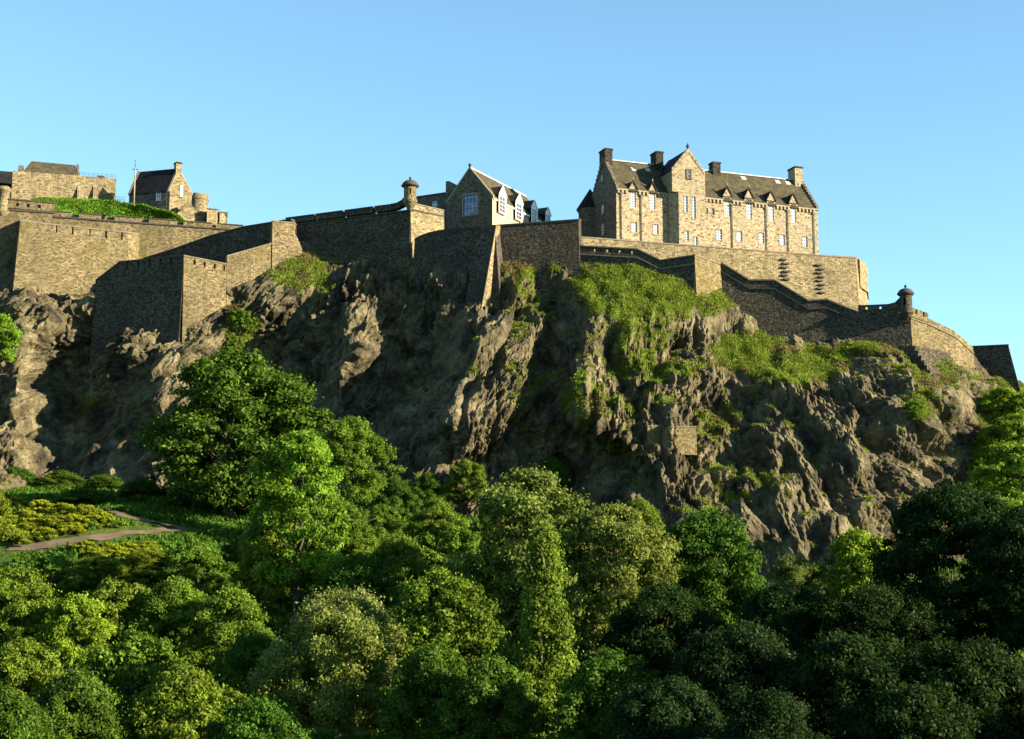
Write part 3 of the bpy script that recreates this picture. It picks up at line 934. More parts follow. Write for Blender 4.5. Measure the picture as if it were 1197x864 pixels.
mb = MB(); irp.strip(mb, 0, None, 0.2, 1.1, back=-1.0); mb.build('parapet', M['terrace'], t)
mb = MB(); irp.strip(mb, 0, None, 0, 0.2, front=0.1, back=-1.1); mb.build('coping', M['coping'], t)
def bartizan(parent, px, D, k, ys, dark_slots, material):
    """sentry turret: ys = (finial top, dome top, dome rim, neck, sill, corbel end)"""
    q = P(px, ys[3], D)
    z = [zat(px, y, D) for y in ys]
    c = (q.x, q.y)
    r = k
    mb = MB(); mb.lathe(c, [(r * 0.15, z[5]), (r * 0.55, z[5] + (z[4] - z[5]) * 0.35), (r * 0.78, z[5] + (z[4] - z[5]) * 0.5), (r * 0.8, z[5] + (z[4] - z[5]) * 0.65), (r * 1.0, z[5] + (z[4] - z[5]) * 0.72), (r * 1.04, z[4]), (r * 0.92, z[4] + 0.1)], 28)
    mb.build('corbel', material, parent, True)
    h = z[3] - z[4]
    sg = 28
    mb = MB()
    ring = [z[4] + 0.05, z[4] + h * 0.38, z[4] + h * 0.82, z[3] + 0.1]
    for j in range(3):
        for kk in range(sg):
            if j == 1 and kk in dark_slots:
                continue
            a0, a1 = 2 * math.pi * kk / sg, 2 * math.pi * (kk + 1) / sg
            o = [(c[0] + R_ * math.cos(a), c[1] + R_ * math.sin(a)) for R_ in (r * 0.9, r * 0.62) for a in (a0, a1)]
            b_ = [(*o[0], ring[j]), (*o[1], ring[j]), (*o[3], ring[j]), (*o[2], ring[j])]
            t_ = [(*o[0], ring[j + 1]), (*o[1], ring[j + 1]), (*o[3], ring[j + 1]), (*o[2], ring[j + 1])]
            mb.hexa(b_, t_)
    mb.build('turret_wall', material, parent)
    mb = MB(); zd, zt = z[2], z[1]
    prof = [(r * 0.9, z[3]), (r * 1.12, z[3] + 0.1), (r * 1.3, zd - 0.05), (r * 1.3, zd + 0.06)]
    for i in range(1, 8):
        a = i / 7 * math.pi / 2
        prof.append((max(0.02, r * 1.18 * math.cos(a)), zd + 0.06 + (zt - zd) * math.sin(a)))
    mb.lathe(c, prof, 28); d = mb.build('dome', M['dark_coping'], parent, True)
    mb = MB(); mb.lathe(c, [(0.12, zt - 0.1), (0.13, zt + 0.15), (0.24, zt + 0.3), (0.24, zt + 0.45), (0.1, zt + 0.6), (0.03, z[0])], 12)
    mb.build('finial', M['dark_coping'], d, True)
bartizan(t, 479.5, 283.2, 1.22, (206, 211, 217.5, 219.5, 234, 247), (21,), M['rampart'])

# shaded wall right of the turret with its projecting sunlit end
jl = Line([(485, 279, 281.6), (492, 275, 280.9), (505, 270.8, 279.5), (520, 268, 277.6), (550, 265.5, 275.3), (578.5, 263, 273.2), (584.5, 263.5, 276.8)])
jr = Line([(566, 263.8, 276.9), (676, 256, 273.1), (679, 257, 278)])
t = wall_thing('curtain_wall', 'black shaded curtain wall whose projecting right end has one sunlit sliver put in as paler stone', jl)
mb = MB(); jl.strip(mb, 0, None, 0.25, None, zb=zat(560, 400, 268), batter=0.10); mb.build('wall', M['shaded_rampart'], t)
mb = MB(); mb.hexa([P(540, 372, 271.5), P(559.5, 372, 268.0), P(584, 372, 276), P(566, 372, 279)], [P(560, 265.5, 274.2), P(579.3, 264, 272.9), P(586, 264, 277.6), P(570, 265, 279)]); mb.build('projecting_end', M['shaded_rampart'], t)
mb = MB(); mb.prism([P(579.4, 264.2, 272.85), P(586.2, 264.2, 277.5), P(585, 350, 275.8), P(561.2, 366, 268.2)], Vector((0.10, -0.04, 0))); mb.build('painted_sun_edge', M['terrace'], t)  # paler slab added: the sunlit sliver is put into its stone colour
mb = MB(); jl.strip(mb, 0, None, 0, 0.25, front=0.12, back=-1.3, batter=0.1); mb.build('coping', M['dark_coping'], t)
t = wall_thing('curtain_wall', 'speckled dark curtain wall standing in raking light below the white dormers', jr)
mb = MB(); jr.strip(mb, 0, None, 0.25, None, zb=zat(620, 350, 272), batter=0.03); mb.build('wall', M['shaded_rampart'], t)
mb = MB(); jr.strip(mb, 0, None, 0, 0.25, front=0.12, back=-1.3); mb.build('coping', M['dark_coping'], t)

# sunlit terrace wall under the long stone building
ml = Line([(668, 275.5, 279), (745, 281.5, 283), (1000, 301, 294), (1004, 302, 296)])
t = wall_thing('terrace_wall', 'sunlit terrace retaining wall under the long stone building, two ladders of projecting stones', ml)
mz = zat(950, 385, 290)
mb = MB(); ml.strip(mb, 0, None, 0.22, None, zb=mz, batter=0.05); mb.build('wall', M['terrace'], t)
mb = MB(); ml.strip(mb, 0, None, 0, 0.22, front=0.1, back=-1.3, batter=0.05); mb.build('coping', M['coping'], t)
for i in range(len(ml.s) - 1):
    pass
for cx, y0, y1 in ((914, 303, 328), (955.5, 309.5, 344)):
    s = ml.sp(cx)
    k = 0
    y = y0
    while y < y1:
        xy, zt, m = ml.at(s, 1)
        D = xy.y
        hgt = zt - zat(cx, y, D)
        mb = MB(); dx = 0.22 if k % 2 else -0.15
        ml.strip(mb, s - 0.55 + dx, s + 0.55 + dx, hgt, hgt + 0.27, front=0.42, back=-0.1, batter=0.05)
        mb.build('projecting_stone', M['dark_coping'], t)
        y += 4.6
        k += 1
# corner box at the right end
mc = Line([(1004.2, 303, 294.8), (1013.2, 311, 299.5), (1013.6, 311, 306)])
mb = MB(); mc.strip(mb, 0, None, 0.0, None, zb=zat(1008, 337, 296), front=0.1, back=-1.0); mb.build('corner_box', M['terrace'], t)
mc2 = Line([(1003.5, 333, 295.2), (1012.3, 336, 299.6), (1012.8, 336, 306)])
mb = MB(); mc2.strip(mb, 0, None, 0.0, None, zb=mz, front=0.0, back=-1.5, batter=0.07); mb.build('corner_face', M['terrace'], t)

# lower rampart with loops, sloping coping and a sunlit return
nl = Line([(676, 286.5, 274), (745, 290.5, 271.5), (772, 303.5, 270.5), (812, 297.5, 268.5)])
nr_ = Line([(812, 297.5, 268.5), (843.5, 308.5, 274)])
t = wall_thing('lower_rampart', 'lower rampart with four loops whose coping dips then meets one sunlit return', nl)
nz_ = zat(770, 365, 266)
mb = MB(); nl.slotted(mb, [(693.5, 696), (708.3, 711), (722.5, 725.2), (737, 739.6)], 0.2, 0.95, back=-0.6, lintel=0.2)
nl.strip(mb, 0, None, 0.95, None, zb=nz_, batter=0.04); mb.build('shaded_face', M['shaded_rampart'], t)
mb = MB(); nl.strip(mb, 0, None, 0, 0.2, front=0.12, back=-1.3); nl.strip(mb, 0, None, 1.5, 1.7, front=0.2, back=0, batter=0.04); mb.build('coping', M['coping'], t)
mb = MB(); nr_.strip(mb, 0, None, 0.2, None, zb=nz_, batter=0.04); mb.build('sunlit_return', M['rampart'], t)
mb = MB(); nr_.strip(mb, 0, None, 0, 0.2, front=0.12, back=-1.3); mb.build('coping', M['coping'], t)

# long dark rampart stepping down to the right sentry turret
ol = Line([(842.5, 306, 273.8), (876, 326.5, 272.8), (905, 326.5, 271.9), (945, 350.5, 270.6), (966, 349, 270), (1003, 364, 268.9), (1064, 365, 266.8)])
orr = Line([(1064, 365, 266.8), (1085, 372, 269.2), (1116, 387, 272), (1137.5, 406, 276)])
t = wall_thing('rampart_wall', 'long dark rampart stepping down the crag to the right domed sentry turret', ol)
oz = zat(1000, 425, 266)
mb = MB(); ol.strip(mb, 0, ol.sp(1003), 0.25, None, zb=oz, batter=0.03)
ol.strip(mb, ol.sp(1003), None, 0.15, None, zb=oz, batter=0.03); mb.build('shaded_face', M['shaded_rampart'], t)
mb = MB(); ol.strip(mb, 0, ol.sp(1003), 0, 0.25, front=0.18, back=-1.3); mb.build('coping', M['coping'], t)
mb = MB(); ol.strip(mb, 0, None, 1.5, 1.7, front=0.16, back=0, batter=0.03); mb.build('string_course', M['dark_coping'], t)
op = Line([(1003, 357, 268.9), (1038, 355.5, 267.7), (1046, 353.5, 267.4), (1052, 347.5, 267.2)])
mb = MB(); op.slotted(mb, [(1011.5, 1014), (1027.8, 1030.3)], 0.15, 0.75, back=-0.6, lintel=0.12); op.strip(mb, 0, None, 0.75, 2.2, back=-0.6); mb.build('parapet', M['shaded_rampart'], t)
mb = MB(); op.strip(mb, 0, None, 0, 0.15, front=0.08, back=-0.7); mb.build('coping', M['dark_coping'], t)
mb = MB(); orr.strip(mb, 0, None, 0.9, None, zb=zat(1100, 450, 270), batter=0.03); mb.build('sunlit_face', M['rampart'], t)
orp = Line([(1064, 358.5, 266.8), (1085, 366, 269.2)])
mb = MB(); orp.slotted(mb, [(1070, 1072), (1078.5, 1080.5)], 0.0, 0.9, back=-0.6)
orp.strip(mb, 0, None, 0.9, 1.6, back=-0.6); orr.strip(mb, orr.s[1], None, 0.0, 0.9, back=-0.6); mb.build('sunlit_parapet', M['rampart'], t)
mb = MB(); orr.strip(mb, 0, None, 0.9, 1.1, front=0.15, back=-0.1, batter=0.03); mb.build('string_course', M['coping'], t)
bartizan(t, 1058.8, 266.8, 1.08, (332.5, 337.5, 343.5, 346, 365, 374), (18, 19, 25), M['shaded_rampart'])
# stepped masonry toe under the corner
mb = MB()
for i in range(7):
    f0, f1 = i / 7, (i + 1) / 7
    y0, y1 = 404 + 40 * f0, 404 + 40 * f1
    a = P(1030 + 8 * f1, y0 + 4, 267.3 - 2.6 * f1); b = P(1066 + 25 * f1, y0, 265.6 - 7.2 * f1); c = P(1108 + 22 * f1, y0 + 12, 271.6 - 4.5 * f1)
    zt, z0 = zat(1066 + 25 * f1, y0, 265.6 - 7.2 * f1), zat(1066 + 25 * f1, y1 + 1.5, 265.6 - 7.2 * f1)
    d = Vector((a.x + 12, a.y + 14, 0))
    mb.hexa([(a.x, a.y, z0), (b.x, b.y, z0), (c.x, c.y, z0), (d.x, d.y, z0)], [(a.x, a.y, zt), (b.x, b.y, zt), (c.x, c.y, zt), (d.x, d.y, zt)])
mb.build('stepped_base', M['shaded_rampart'], t)
pl = Line([(1134, 404.5, 281.5), (1178, 402.5, 278.5), (1178.6, 402.5, 284)])
t = wall_thing('end_wall', 'dark end wall standing alone at the right edge below the sky', pl)
mb = MB(); pl.strip(mb, 0, None, 0.3, None, zb=zat(1160, 480, 278), batter=0.2); mb.build('wall', M['shaded_rampart'], t)
mb = MB(); pl.strip(mb, 0, None, 0, 0.3, front=0.12, back=-1.3); mb.build('coping', M['dark_coping'], t)
# small masonry patch on the crag
kD = rock_D(772, 508, 10) - 0.2
kl = Line([(751, 500, kD + 4), (757, 498.5, kD), (814, 499.5, kD + 2.2)])
t = wall_thing('masonry_patch', 'small stone retaining patch built into the lower crag', kl)
mb = MB(); kl.strip(mb, 0, None, 0, None, zb=zat(780, 530, kD), batter=0.02, back=-4.5); mb.build('wall', M['rampart'], t)
mb = MB(); kl.strip(mb, 0, None, -0.14, 0.0, front=0.08, back=-1.2); mb.build('coping', M['coping'], t)

# ------------------------------------------------------------------ buildings
def pierced(mb, fr, s0, s1, z0, z1, rects, t=0.0, depth=0.28):
    """wall face with real openings: rects (a, b, za, zb)"""
    S = sorted({s0, s1, *[r[0] for r in rects], *[r[1] for r in rects]})
    Z = sorted({z0, z1, *[r[2] for r in rects], *[r[3] for r in rects]})
    S = [s for s in S if s0 <= s <= s1]
    Z = [z for z in Z if z0 <= z <= z1]
    for a, b in zip(S, S[1:]):
        for c, d in zip(Z, Z[1:]):
            cs, cz = (a + b) / 2, (c + d) / 2
            if any(r[0] < cs < r[1] and r[2] < cz < r[3] for r in rects):
                continue
            mb.poly(fr.w(a, t, c), fr.w(b, t, c), fr.w(b, t, d), fr.w(a, t, d))
    for a, b, c, d in rects:
        q = t - depth
        mb.poly(fr.w(a, t, c), fr.w(a, t, d), fr.w(a, q, d), fr.w(a, q, c))
        mb.poly(fr.w(b, t, d), fr.w(b, t, c), fr.w(b, q, c), fr.w(b, q, d))
        mb.poly(fr.w(a, t, d), fr.w(b, t, d), fr.w(b, q, d), fr.w(a, q, d))
        mb.poly(fr.w(b, t, c), fr.w(a, t, c), fr.w(a, q, c), fr.w(b, q, c))
def window(fr, rect, parent, t=0.0, depth=0.2, nx=3, nz=4, pane='glass', frame='white', surround='trim', bar=0.07, sur=0.14):
    a, b, c, d = rect
    w = MB(); w.box(fr, a, b, t - depth - 0.06, t - depth, c, d)
    w_ = w.build('window', M[pane], parent)
    f = MB(); q0, q1 = t - depth, t - depth + 0.05
    e = bar * 1.2
    f.box(fr, a, a + e, q0, q1, c, d); f.box(fr, b - e, b, q0, q1, c, d)
    f.box(fr, a + e, b - e, q0, q1, c, c + e); f.box(fr, a + e, b - e, q0, q1, d - e, d)
    for i in range(1, nx):
        x = a + (b - a) * i / nx
        f.box(fr, x - bar / 2, x + bar / 2, q0 + 0.002, q1 - 0.01, c + e, d - e)
    for i in range(1, nz):
        z = c + (d - c) * i / nz
        k = bar * (0.9 if i * 2 == nz else 0.5)
        f.box(fr, a + e, b - e, q0 + 0.004, q1 - 0.006, z - k, z + k)
    f.build('window_frame', M[frame], w_)
    if surround:
        g = MB(); u0, u1 = t - 0.05, t + 0.035
        g.box(fr, a - sur, a, u0, u1, c, d); g.box(fr, b, b + sur, u0, u1, c, d)
        g.box(fr, a - sur, b + sur, u0, u1, d, d + sur * 1.3)
        g.build('window_surround', M[surround], w_)
        g = MB(); g.box(fr, a - sur, b + sur, t - 0.05, t + 0.1, c - 0.16, c); g.build('sill', M[surround], w_)
def chimney(fr, s0, s1, t0, t1, z0, z1, parent, material, pots=0):
    mb = MB(); mb.box(fr, s0, s1, t0, t1, z0, z1 - 0.35)
    c = mb.build('chimney', material, parent)
    mb = MB(); mb.box(fr, s0 - 0.12, s1 + 0.12, t0 - 0.12, t1 + 0.12, z1 - 0.35, z1 - 0.1); mb.box(fr, s0, s1, t0, t1, z1 - 0.1, z1); mb.build('chimney_cap', M['sooty'], c)
    for i in range(pots):
        x = s0 + (s1 - s0) * (i + 0.5) / pots
        p = fr.w(x, (t0 + t1) / 2, 0)
        mb = MB(); mb.lathe((p.x, p.y), [(0.18, z1), (0.14, z1 + 0.5), (0.17, z1 + 0.55), (0.1, z1 + 0.55), (0.08, z1 + 0.2)], 10); mb.build('chimney_pot', M['dark_stone'], c, True)
def crow_steps(mb, fr, s, w, t0, t1, tm, z0, zm, n, side=1):
    """stepped coping of a gable in the plane s..s+w"""
    for half in (0, 1):
        for i in range(n):
            f0, f1 = i / n, (i + 1) / n
            a, b = (t0 + (tm - t0) * f0, t0 + (tm - t0) * f1) if half == 0 else (t1 + (tm - t1) * f0, t1 + (tm - t1) * f1)
            zt = z0 + (zm - z0) * f1
            mb.box(fr, s, s + w, min(a, b), max(a, b), z0 + (zm - z0) * f0 - 0.25, zt + 0.14)

# --- the long stone building on the terrace
o_ = P(720.5, 250, 293.5)
hf = Frame((o_.x, o_.y), (1, 0.375))
t = thing('stone_building', 'long sunlit stone building with gabled dormers and chimneys standing on the terrace', 'building', (o_.x, o_.y, zat(760, 290, 293)))
GB = 11.6                                                 # depth of the block
gz0 = hf.hit(760, 292, 0)[1]
sE = hf.hit(956, 260, 0)[0]
ze = hf.hit(880, 236.5, 0)[1]
zr = hf.hit(880, 207, -GB / 2)[1]
TW = 1.9
sT0, sT1 = hf.hit(786, 235, TW)[0], hf.hit(824.5, 235, TW)[0]
def R2(a, y0, b, y1, tt=0.0):
    s0, z1 = hf.hit(a, y0, tt); s1, z0 = hf.hit(b, y1, tt)
    return (s0, s1, z0, z1)
dorm = [R2(736.3, 224.5, 743.4, 243), R2(759.6, 226.5, 766, 245.2), R2(847, 231, 853.6, 253.3), R2(872.2, 233, 879, 256), R2(898.2, 236, 904.8, 258.3), R2(924.2, 239, 930.7, 260.3)]
low = [R2(737.8, 259.3, 744.8, 272), R2(763.4, 261.8, 769.8, 274), R2(836.8, 267.5, 844.2, 280.4), R2(860.6, 269.8, 867.8, 283), R2(886.8, 271.6, 893.4, 285), R2(911.2, 273.8, 917.8, 287), R2(937.6, 276, 944.2, 289.2)]
small = [R2(825.6, 243, 827.6, 250.5), R2(832, 243.4, 835.4, 251.6)]
dz = [(min(r[3] for r in [d]) ) for d in dorm]
# front wall with openings; the dormer windows rise through the eaves
rects = [(a, b, c, min(d, ze)) for a, b, c, d in dorm] + low + small
mb = MB(); pierced(mb, hf, 0.0, sE, gz0 - 3, ze, rects)
mb.poly(hf.w(sE, -GB, gz0 - 3), hf.w(0, -GB, gz0 - 3), hf.w(0, -GB, ze), hf.w(sE, -GB, ze))
def gable(s):
    return [hf.w(s, -GB, gz0 - 3), hf.w(s, 0, gz0 - 3), hf.w(s, 0, ze), hf.w(s, -GB / 2, zr + 0.1), hf.w(s, -GB, ze)]
mb.poly(*gable(sE)[::-1])
mb.build('wall', M['ashlar'], t)
mb = MB(); mb.poly(*gable(0.0)); mb.build('gable_wall', M['dark_stone'], t)  # gable turned from the sun: its shade is put into a darker stone
# roof
def slab(mb, fr, s0, s1, ta, za, tb, zb, th=0.18):
    n = Vector((0, za - zb, tb - ta)) if False else None
    mb.hexa([fr.w(s0, ta, za - th), fr.w(s1, ta, za - th), fr.w(s1, tb, zb - th), fr.w(s0, tb, zb - th)], [fr.w(s0, ta, za), fr.w(s1, ta, za), fr.w(s1, tb, zb), fr.w(s0, tb, zb)])
mb = MB(); sl = (zr - ze) / (GB / 2)
slab(mb, hf, 0.35, sE - 0.35, 0.28, ze - 0.28 * sl + 0.22, -GB / 2, zr + 0.22); slab(mb, hf, 0.35, sE - 0.35, -GB / 2, zr + 0.22, -GB - 0.28, ze - 0.28 * sl + 0.22)
rf = mb.build('roof', M['slate'], t)
mb = MB(); mb.box(hf, 0.36, sE - 0.36, -GB / 2 - 0.2, -GB / 2 + 0.2, zr + 0.18, zr + 0.36); mb.build('roof_ridge', M['lead'], rf)
for px, py in ((741, 198), (757, 198.5), (869, 208.5), (909, 212.8), (921, 214)):
    k = 0
    for tt in np.arange(-0.5, -GB / 2, -0.1):           # skylight where the line of sight meets the slope
        s, z = hf.hit(px, py, tt)
        if z <= ze - tt * sl + 0.22 + 0.05:
            break
    mb = MB(); zz = ze - tt * sl + 0.22
    mb.hexa([hf.w(s - 0.5, tt + 0.3, zz - 0.3 * sl + 0.02), hf.w(s + 0.5, tt + 0.3, zz - 0.3 * sl + 0.02), hf.w(s + 0.5, tt - 0.3, zz + 0.3 * sl + 0.02), hf.w(s - 0.5, tt - 0.3, zz + 0.3 * sl + 0.02)],
            [hf.w(s - 0.5, tt + 0.3, zz - 0.3 * sl + 0.12), hf.w(s + 0.5, tt + 0.3, zz - 0.3 * sl + 0.12), hf.w(s + 0.5, tt - 0.3, zz + 0.3 * sl + 0.12), hf.w(s - 0.5, tt - 0.3, zz + 0.3 * sl + 0.12)])
    mb.build('skylight', M['lead'], rf)
mb = MB()
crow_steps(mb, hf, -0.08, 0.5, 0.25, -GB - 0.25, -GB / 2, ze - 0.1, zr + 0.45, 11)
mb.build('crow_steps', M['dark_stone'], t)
mb = MB(); crow_steps(mb, hf, sE - 0.42, 0.5, 0.25, -GB - 0.25, -GB / 2, ze - 0.1, zr + 0.45, 11); mb.build('crow_steps', M['dark_stone'], t)
# eaves course with corbels
mb = MB()
def gaps(s0, s1):
    cuts = [(s0, s0)] + [(a - 0.42, b + 0.42) for a, b, c, d in dorm if s0 < a < s1] + [(s1, s1)]
    return [(x[1], y[0]) for x, y in zip(cuts, cuts[1:])]
for a, b in gaps(0.1, sT0 - 0.05) + gaps(sT1 + 0.05, sE - 0.05):
    mb = MB(); mb.box(hf, a, b, -0.05, 0.3, ze - 0.3, ze - 0.06); mb.build('cornice', M['trim'], t)
mb = MB()
for a, b in gaps(0.1, sT0 - 0.05) + gaps(sT1 + 0.05, sE - 0.05):
    s = a + 0.15
    while s < b - 0.2:
        mb = MB(); mb.box(hf, s, s + 0.34, -0.05, 0.26, ze - 0.85, ze - 0.303); mb.build('corbel', M['trim'], t); s += 0.78
# dormers
for (a, b, c, d) in dorm:
    s0, s1 = a - 0.36, b + 0.36
    zt = d + 0.28
    apex = zt + 1.7
    cs = (s0 + s1) / 2
    mb = MB()
    rr = (a, b, ze, d)
    pierced(mb, hf, s0, s1, ze, zt, [rr], t=0.06)
    bk = lambda z: -max(0.3, (z - ze) / sl) - 0.05
    mb.poly(hf.w(s0, bk(ze), ze), hf.w(s0, 0.06, ze), hf.w(s0, 0.06, zt), hf.w(s0, bk(zt), zt))
    mb.poly(hf.w(s1, 0.06, ze), hf.w(s1, bk(ze), ze), hf.w(s1, bk(zt), zt), hf.w(s1, 0.06, zt))
    mb.poly(hf.w(s0, 0.06, zt), hf.w(s1, 0.06, zt), hf.w(cs, 0.06, apex))
    dr = mb.build('dormer', M['ashlar'], t)
    mb = MB()
    for x0, x1 in ((s0 - 0.14, cs), (s1 + 0.14, cs)):
        pts = [hf.w(x0, 0.16, zt - 0.12), hf.w(x1, 0.16, apex + 0.06), hf.w(x1, bk(apex), apex + 0.06), hf.w(x0, bk(zt) - 0.2, zt - 0.12)]
        mb.prism(pts, (0, 0, 0.13))
    mb.build('dormer_roof', M['dark_slate'], dr)
    mb = MB()
    for x0, x1 in ((s0 - 0.1, cs), (s1 + 0.1, cs)):
        mb.prism([hf.w(x0, 0.24, zt - 0.1), hf.w(x1, 0.24, apex + 0.06), hf.w(x1, 0.24, apex + 0.36), hf.w(x0, 0.24, zt + 0.14)], hf.n * -0.16)
    mb.box(hf, s0 - 0.05, s1 + 0.05, 0.02, 0.16, zt - 0.16, zt - 0.02)
    mb.build('dormer_pediment', M['sooty'], dr)
    mb = MB(); pc = hf.w(cs, 0.1, 0); mb.lathe((pc.x, pc.y), [(0.09, apex + 0.25), (0.08, apex + 0.5), (0.15, apex + 0.62), (0.02, apex + 0.9)], 10); mb.build('dormer_finial', M['trim'], dr, True)
for r in dorm:
    window(hf, r, t, 0.03, 0.2, 3, 6, surround=None)
for r in low:
    window(hf, r, t, 0.0, 0.2, 3, 4)
for r in small:
    window(hf, r, t, 0.0, 0.2, 1, 2, pane='dark_glass', frame='trim', sur=0.1)
# downpipes
for px in (726.3, 749.6, 855.8, 895.6, 920.8, 951.2):
    s = hf.hit(px, 260, 0.12)[0]
    mb = MB(); a = hf.w(s, 0.16, gz0 - 1); b = hf.w(s, 0.16, ze - 0.8)
    mb.tube([a, b], [0.085, 0.085], 8); mb.box(hf, s - 0.22, s + 0.22, 0.02, 0.3, ze - 1.15, ze - 0.75)
    mb.build('downpipe', M['iron'], t)
# chimneys
def sx(px, py, tt):
    return hf.hit(px, py, tt)[0]
chimney(hf, -0.05, 1.45, -GB / 2 - 1.5, -GB / 2 + 1.1, zr - 1.5, hf.hit(706, 172.5, -4.7)[1], t, M['sooty'])
chimney(hf, sx(767, 190, -GB / 2 + 1.2), sx(775.5, 190, -GB / 2 + 1.2), -GB / 2 - 1.2, -GB / 2 + 1.2, zr - 3, hf.hit(770, 176.5, -4.6)[1], t, M['sooty'])
chimney(hf, sx(831, 196, -GB / 2), sx(840, 196, -GB / 2), -GB / 2 - 0.8, -GB / 2 + 0.8, zr - 1, hf.hit(834, 188.5, -5)[1], t, M['sooty'])
chimney(hf, sE - 2.0, sE - 0.3, -GB / 2 - 1.3, -GB / 2 + 1.3, zr - 1.8, hf.hit(934, 194.5, -4.5)[1], t, M['ashlar'])
# tower
zt_e = hf.hit(786, 199, TW)[1]
zt_a = hf.hit(803.5, 175.5, TW)[1]
sTm = (sT0 + sT1) / 2
trec = [R2(799.6, 228.8, 804, 248.6, TW), R2(808.6, 229.4, 813.6, 255.8, TW), R2(800.2, 269.2, 805.4, 281.8, TW), R2(811.4, 276.4, 815.6, 287, TW)]
zc = hf.hit(790, 224, TW)[1]
ch = 1.25
mb = MB(); pierced(mb, hf, sT0, sT1, zc, zt_e, [(a, b, max(c, zc), d) for a, b, c, d in trec if d > zc], t=TW)
pierced(mb, hf, sT0 + ch, sT1, gz0 - 3, zc, [(a, b, c, min(d, zc)) for a, b, c, d in trec], t=TW)
mb.poly(hf.w(sT0, TW - 1.3, gz0 - 3), hf.w(sT0 + ch, TW, gz0 - 3), hf.w(sT0 + ch, TW, zc), hf.w(sT0, TW - 1.3, zc))
mb.poly(hf.w(sT0, TW, zc), hf.w(sT0, TW - 1.3, zc), hf.w(sT0 + ch, TW, zc))
at_ = R2(802.8, 198.8, 807, 208.8, TW)
mb.poly(hf.w(sT0, -GB / 2, gz0 - 3), hf.w(sT0, TW - 1.3, gz0 - 3), hf.w(sT0, TW - 1.3, zc), hf.w(sT0, TW, zc), hf.w(sT0, TW, zt_e), hf.w(sT0, -GB / 2, zt_e))
mb.poly(hf.w(sT1, TW, gz0 - 3), hf.w(sT1, -GB / 2, gz0 - 3), hf.w(sT1, -GB / 2, zt_e), hf.w(sT1, TW, zt_e))
mb.poly(hf.w(sT0, TW, zt_e), hf.w(sT1, TW, zt_e), hf.w(sTm, TW, zt_a))
mb.poly(hf.w(sT1, -GB / 2, zt_e), hf.w(sT0, -GB / 2, zt_e), hf.w(sTm, -GB / 2, zt_a))
tw = mb.build('tower', M['ashlar'], t)
mb = MB(); ms = (zt_a - zt_e) / (sTm - sT0)
for a, sg in ((sT0, -1), (sT1, 1)):
    e = 0.12
    pts = [hf.w(a + sg * e, TW - 0.4, zt_e - e * ms + 0.1), hf.w(sTm, TW - 0.4, zt_a + 0.1), hf.w(sTm, -GB / 2, zt_a + 0.1), hf.w(a + sg * e, -GB / 2, zt_e - e * ms + 0.1)]
    mb.prism(pts, (0, 0, 0.16))
mb.build('tower_roof', M['dark_slate'], tw)
n = 11
for q0, q1 in ((TW - 0.4, TW + 0.1), (-GB / 2 - 0.1, -GB / 2 + 0.4)):
    mb = MB()
    for i in range(n):
        f0, f1 = i / n, (i + 1) / n
        for a in (sT0, sT1):
            x0, x1 = a + (sTm - a) * f0, a + (sTm - a) * f1
            mb.box(hf, min(x0, x1), max(x0, x1), q0, q1, zt_e + (zt_a - zt_e) * f0 - 0.12, zt_e + (zt_a - zt_e) * f1 + 0.16)
    mb.build('crow_steps', M['ashlar'], tw)
pc = hf.w(sTm, TW - 0.1, 0)
mb = MB(); mb.lathe((pc.x, pc.y), [(0.18, zt_a), (0.16, zt_a + 0.45), (0.3, zt_a + 0.6), (0.34, zt_a + 0.8), (0.2, zt_a + 1.0), (0.03, zt_a + 1.4)], 12); mb.build('finial', M['dark_coping'], tw, True)
for r, (nx_, nz2) in zip(trec, ((2, 6), (2, 8), (2, 4), (2, 3))):
    window(hf, r, t, TW, 0.2, nx_, nz2, sur=0.12)
window(hf, at_, t, TW + 0.09, 0.08, 1, 2, pane='dark_glass', frame='trim', surround='dark_stone', sur=0.16)
# left gable: dark windows and the round turret with its cone roof
gf = Frame((hf.w(0, -GB, 0).x, hf.w(0, -GB, 0).y), (-hf.n.x * -1, -hf.n.y * -1))
def G2(a, y0, b, y1):
    t0_, z1 = hf.hits(a, y0, 0.0); t1_, z0 = hf.hits(b, y1, 0.0)
    return (t0_ + GB, t1_ + GB, z0, z1)
for r, nx_, nz2 in ((G2(704, 241, 707, 250), 2, 3), (G2(704, 263, 707, 275), 2, 4), (G2(703.5, 206, 705.5, 212), 1, 1)):
    window(gf, r, t, 0.12, 0.06, nx_, nz2, pane='dark_glass', surround='dark_stone', sur=0.12)
cq = P(690, 250, 305.0)
mb = MB(); zc0, zc1 = zat(685, 292, 304), zat(685, 242.5, 303)
mb.lathe((cq.x, cq.y), [(2.2, zc0), (2.2, zc1 - 0.5), (2.45, zc1 - 0.3), (2.45, zc1)], 24); tt_ = mb.build('round_turret', M['dark_stone'], t, True)
mb = MB(); mb.lathe((cq.x, cq.y), [(2.6, zc1 - 0.05), (2.62, zc1 + 0.1), (1.3, (zc1 + zat(692, 219, 304)) / 2 + 0.1), (0.04, zat(692, 219, 304))], 24); mb.build('turret_roof', M['dark_slate'], tt_)

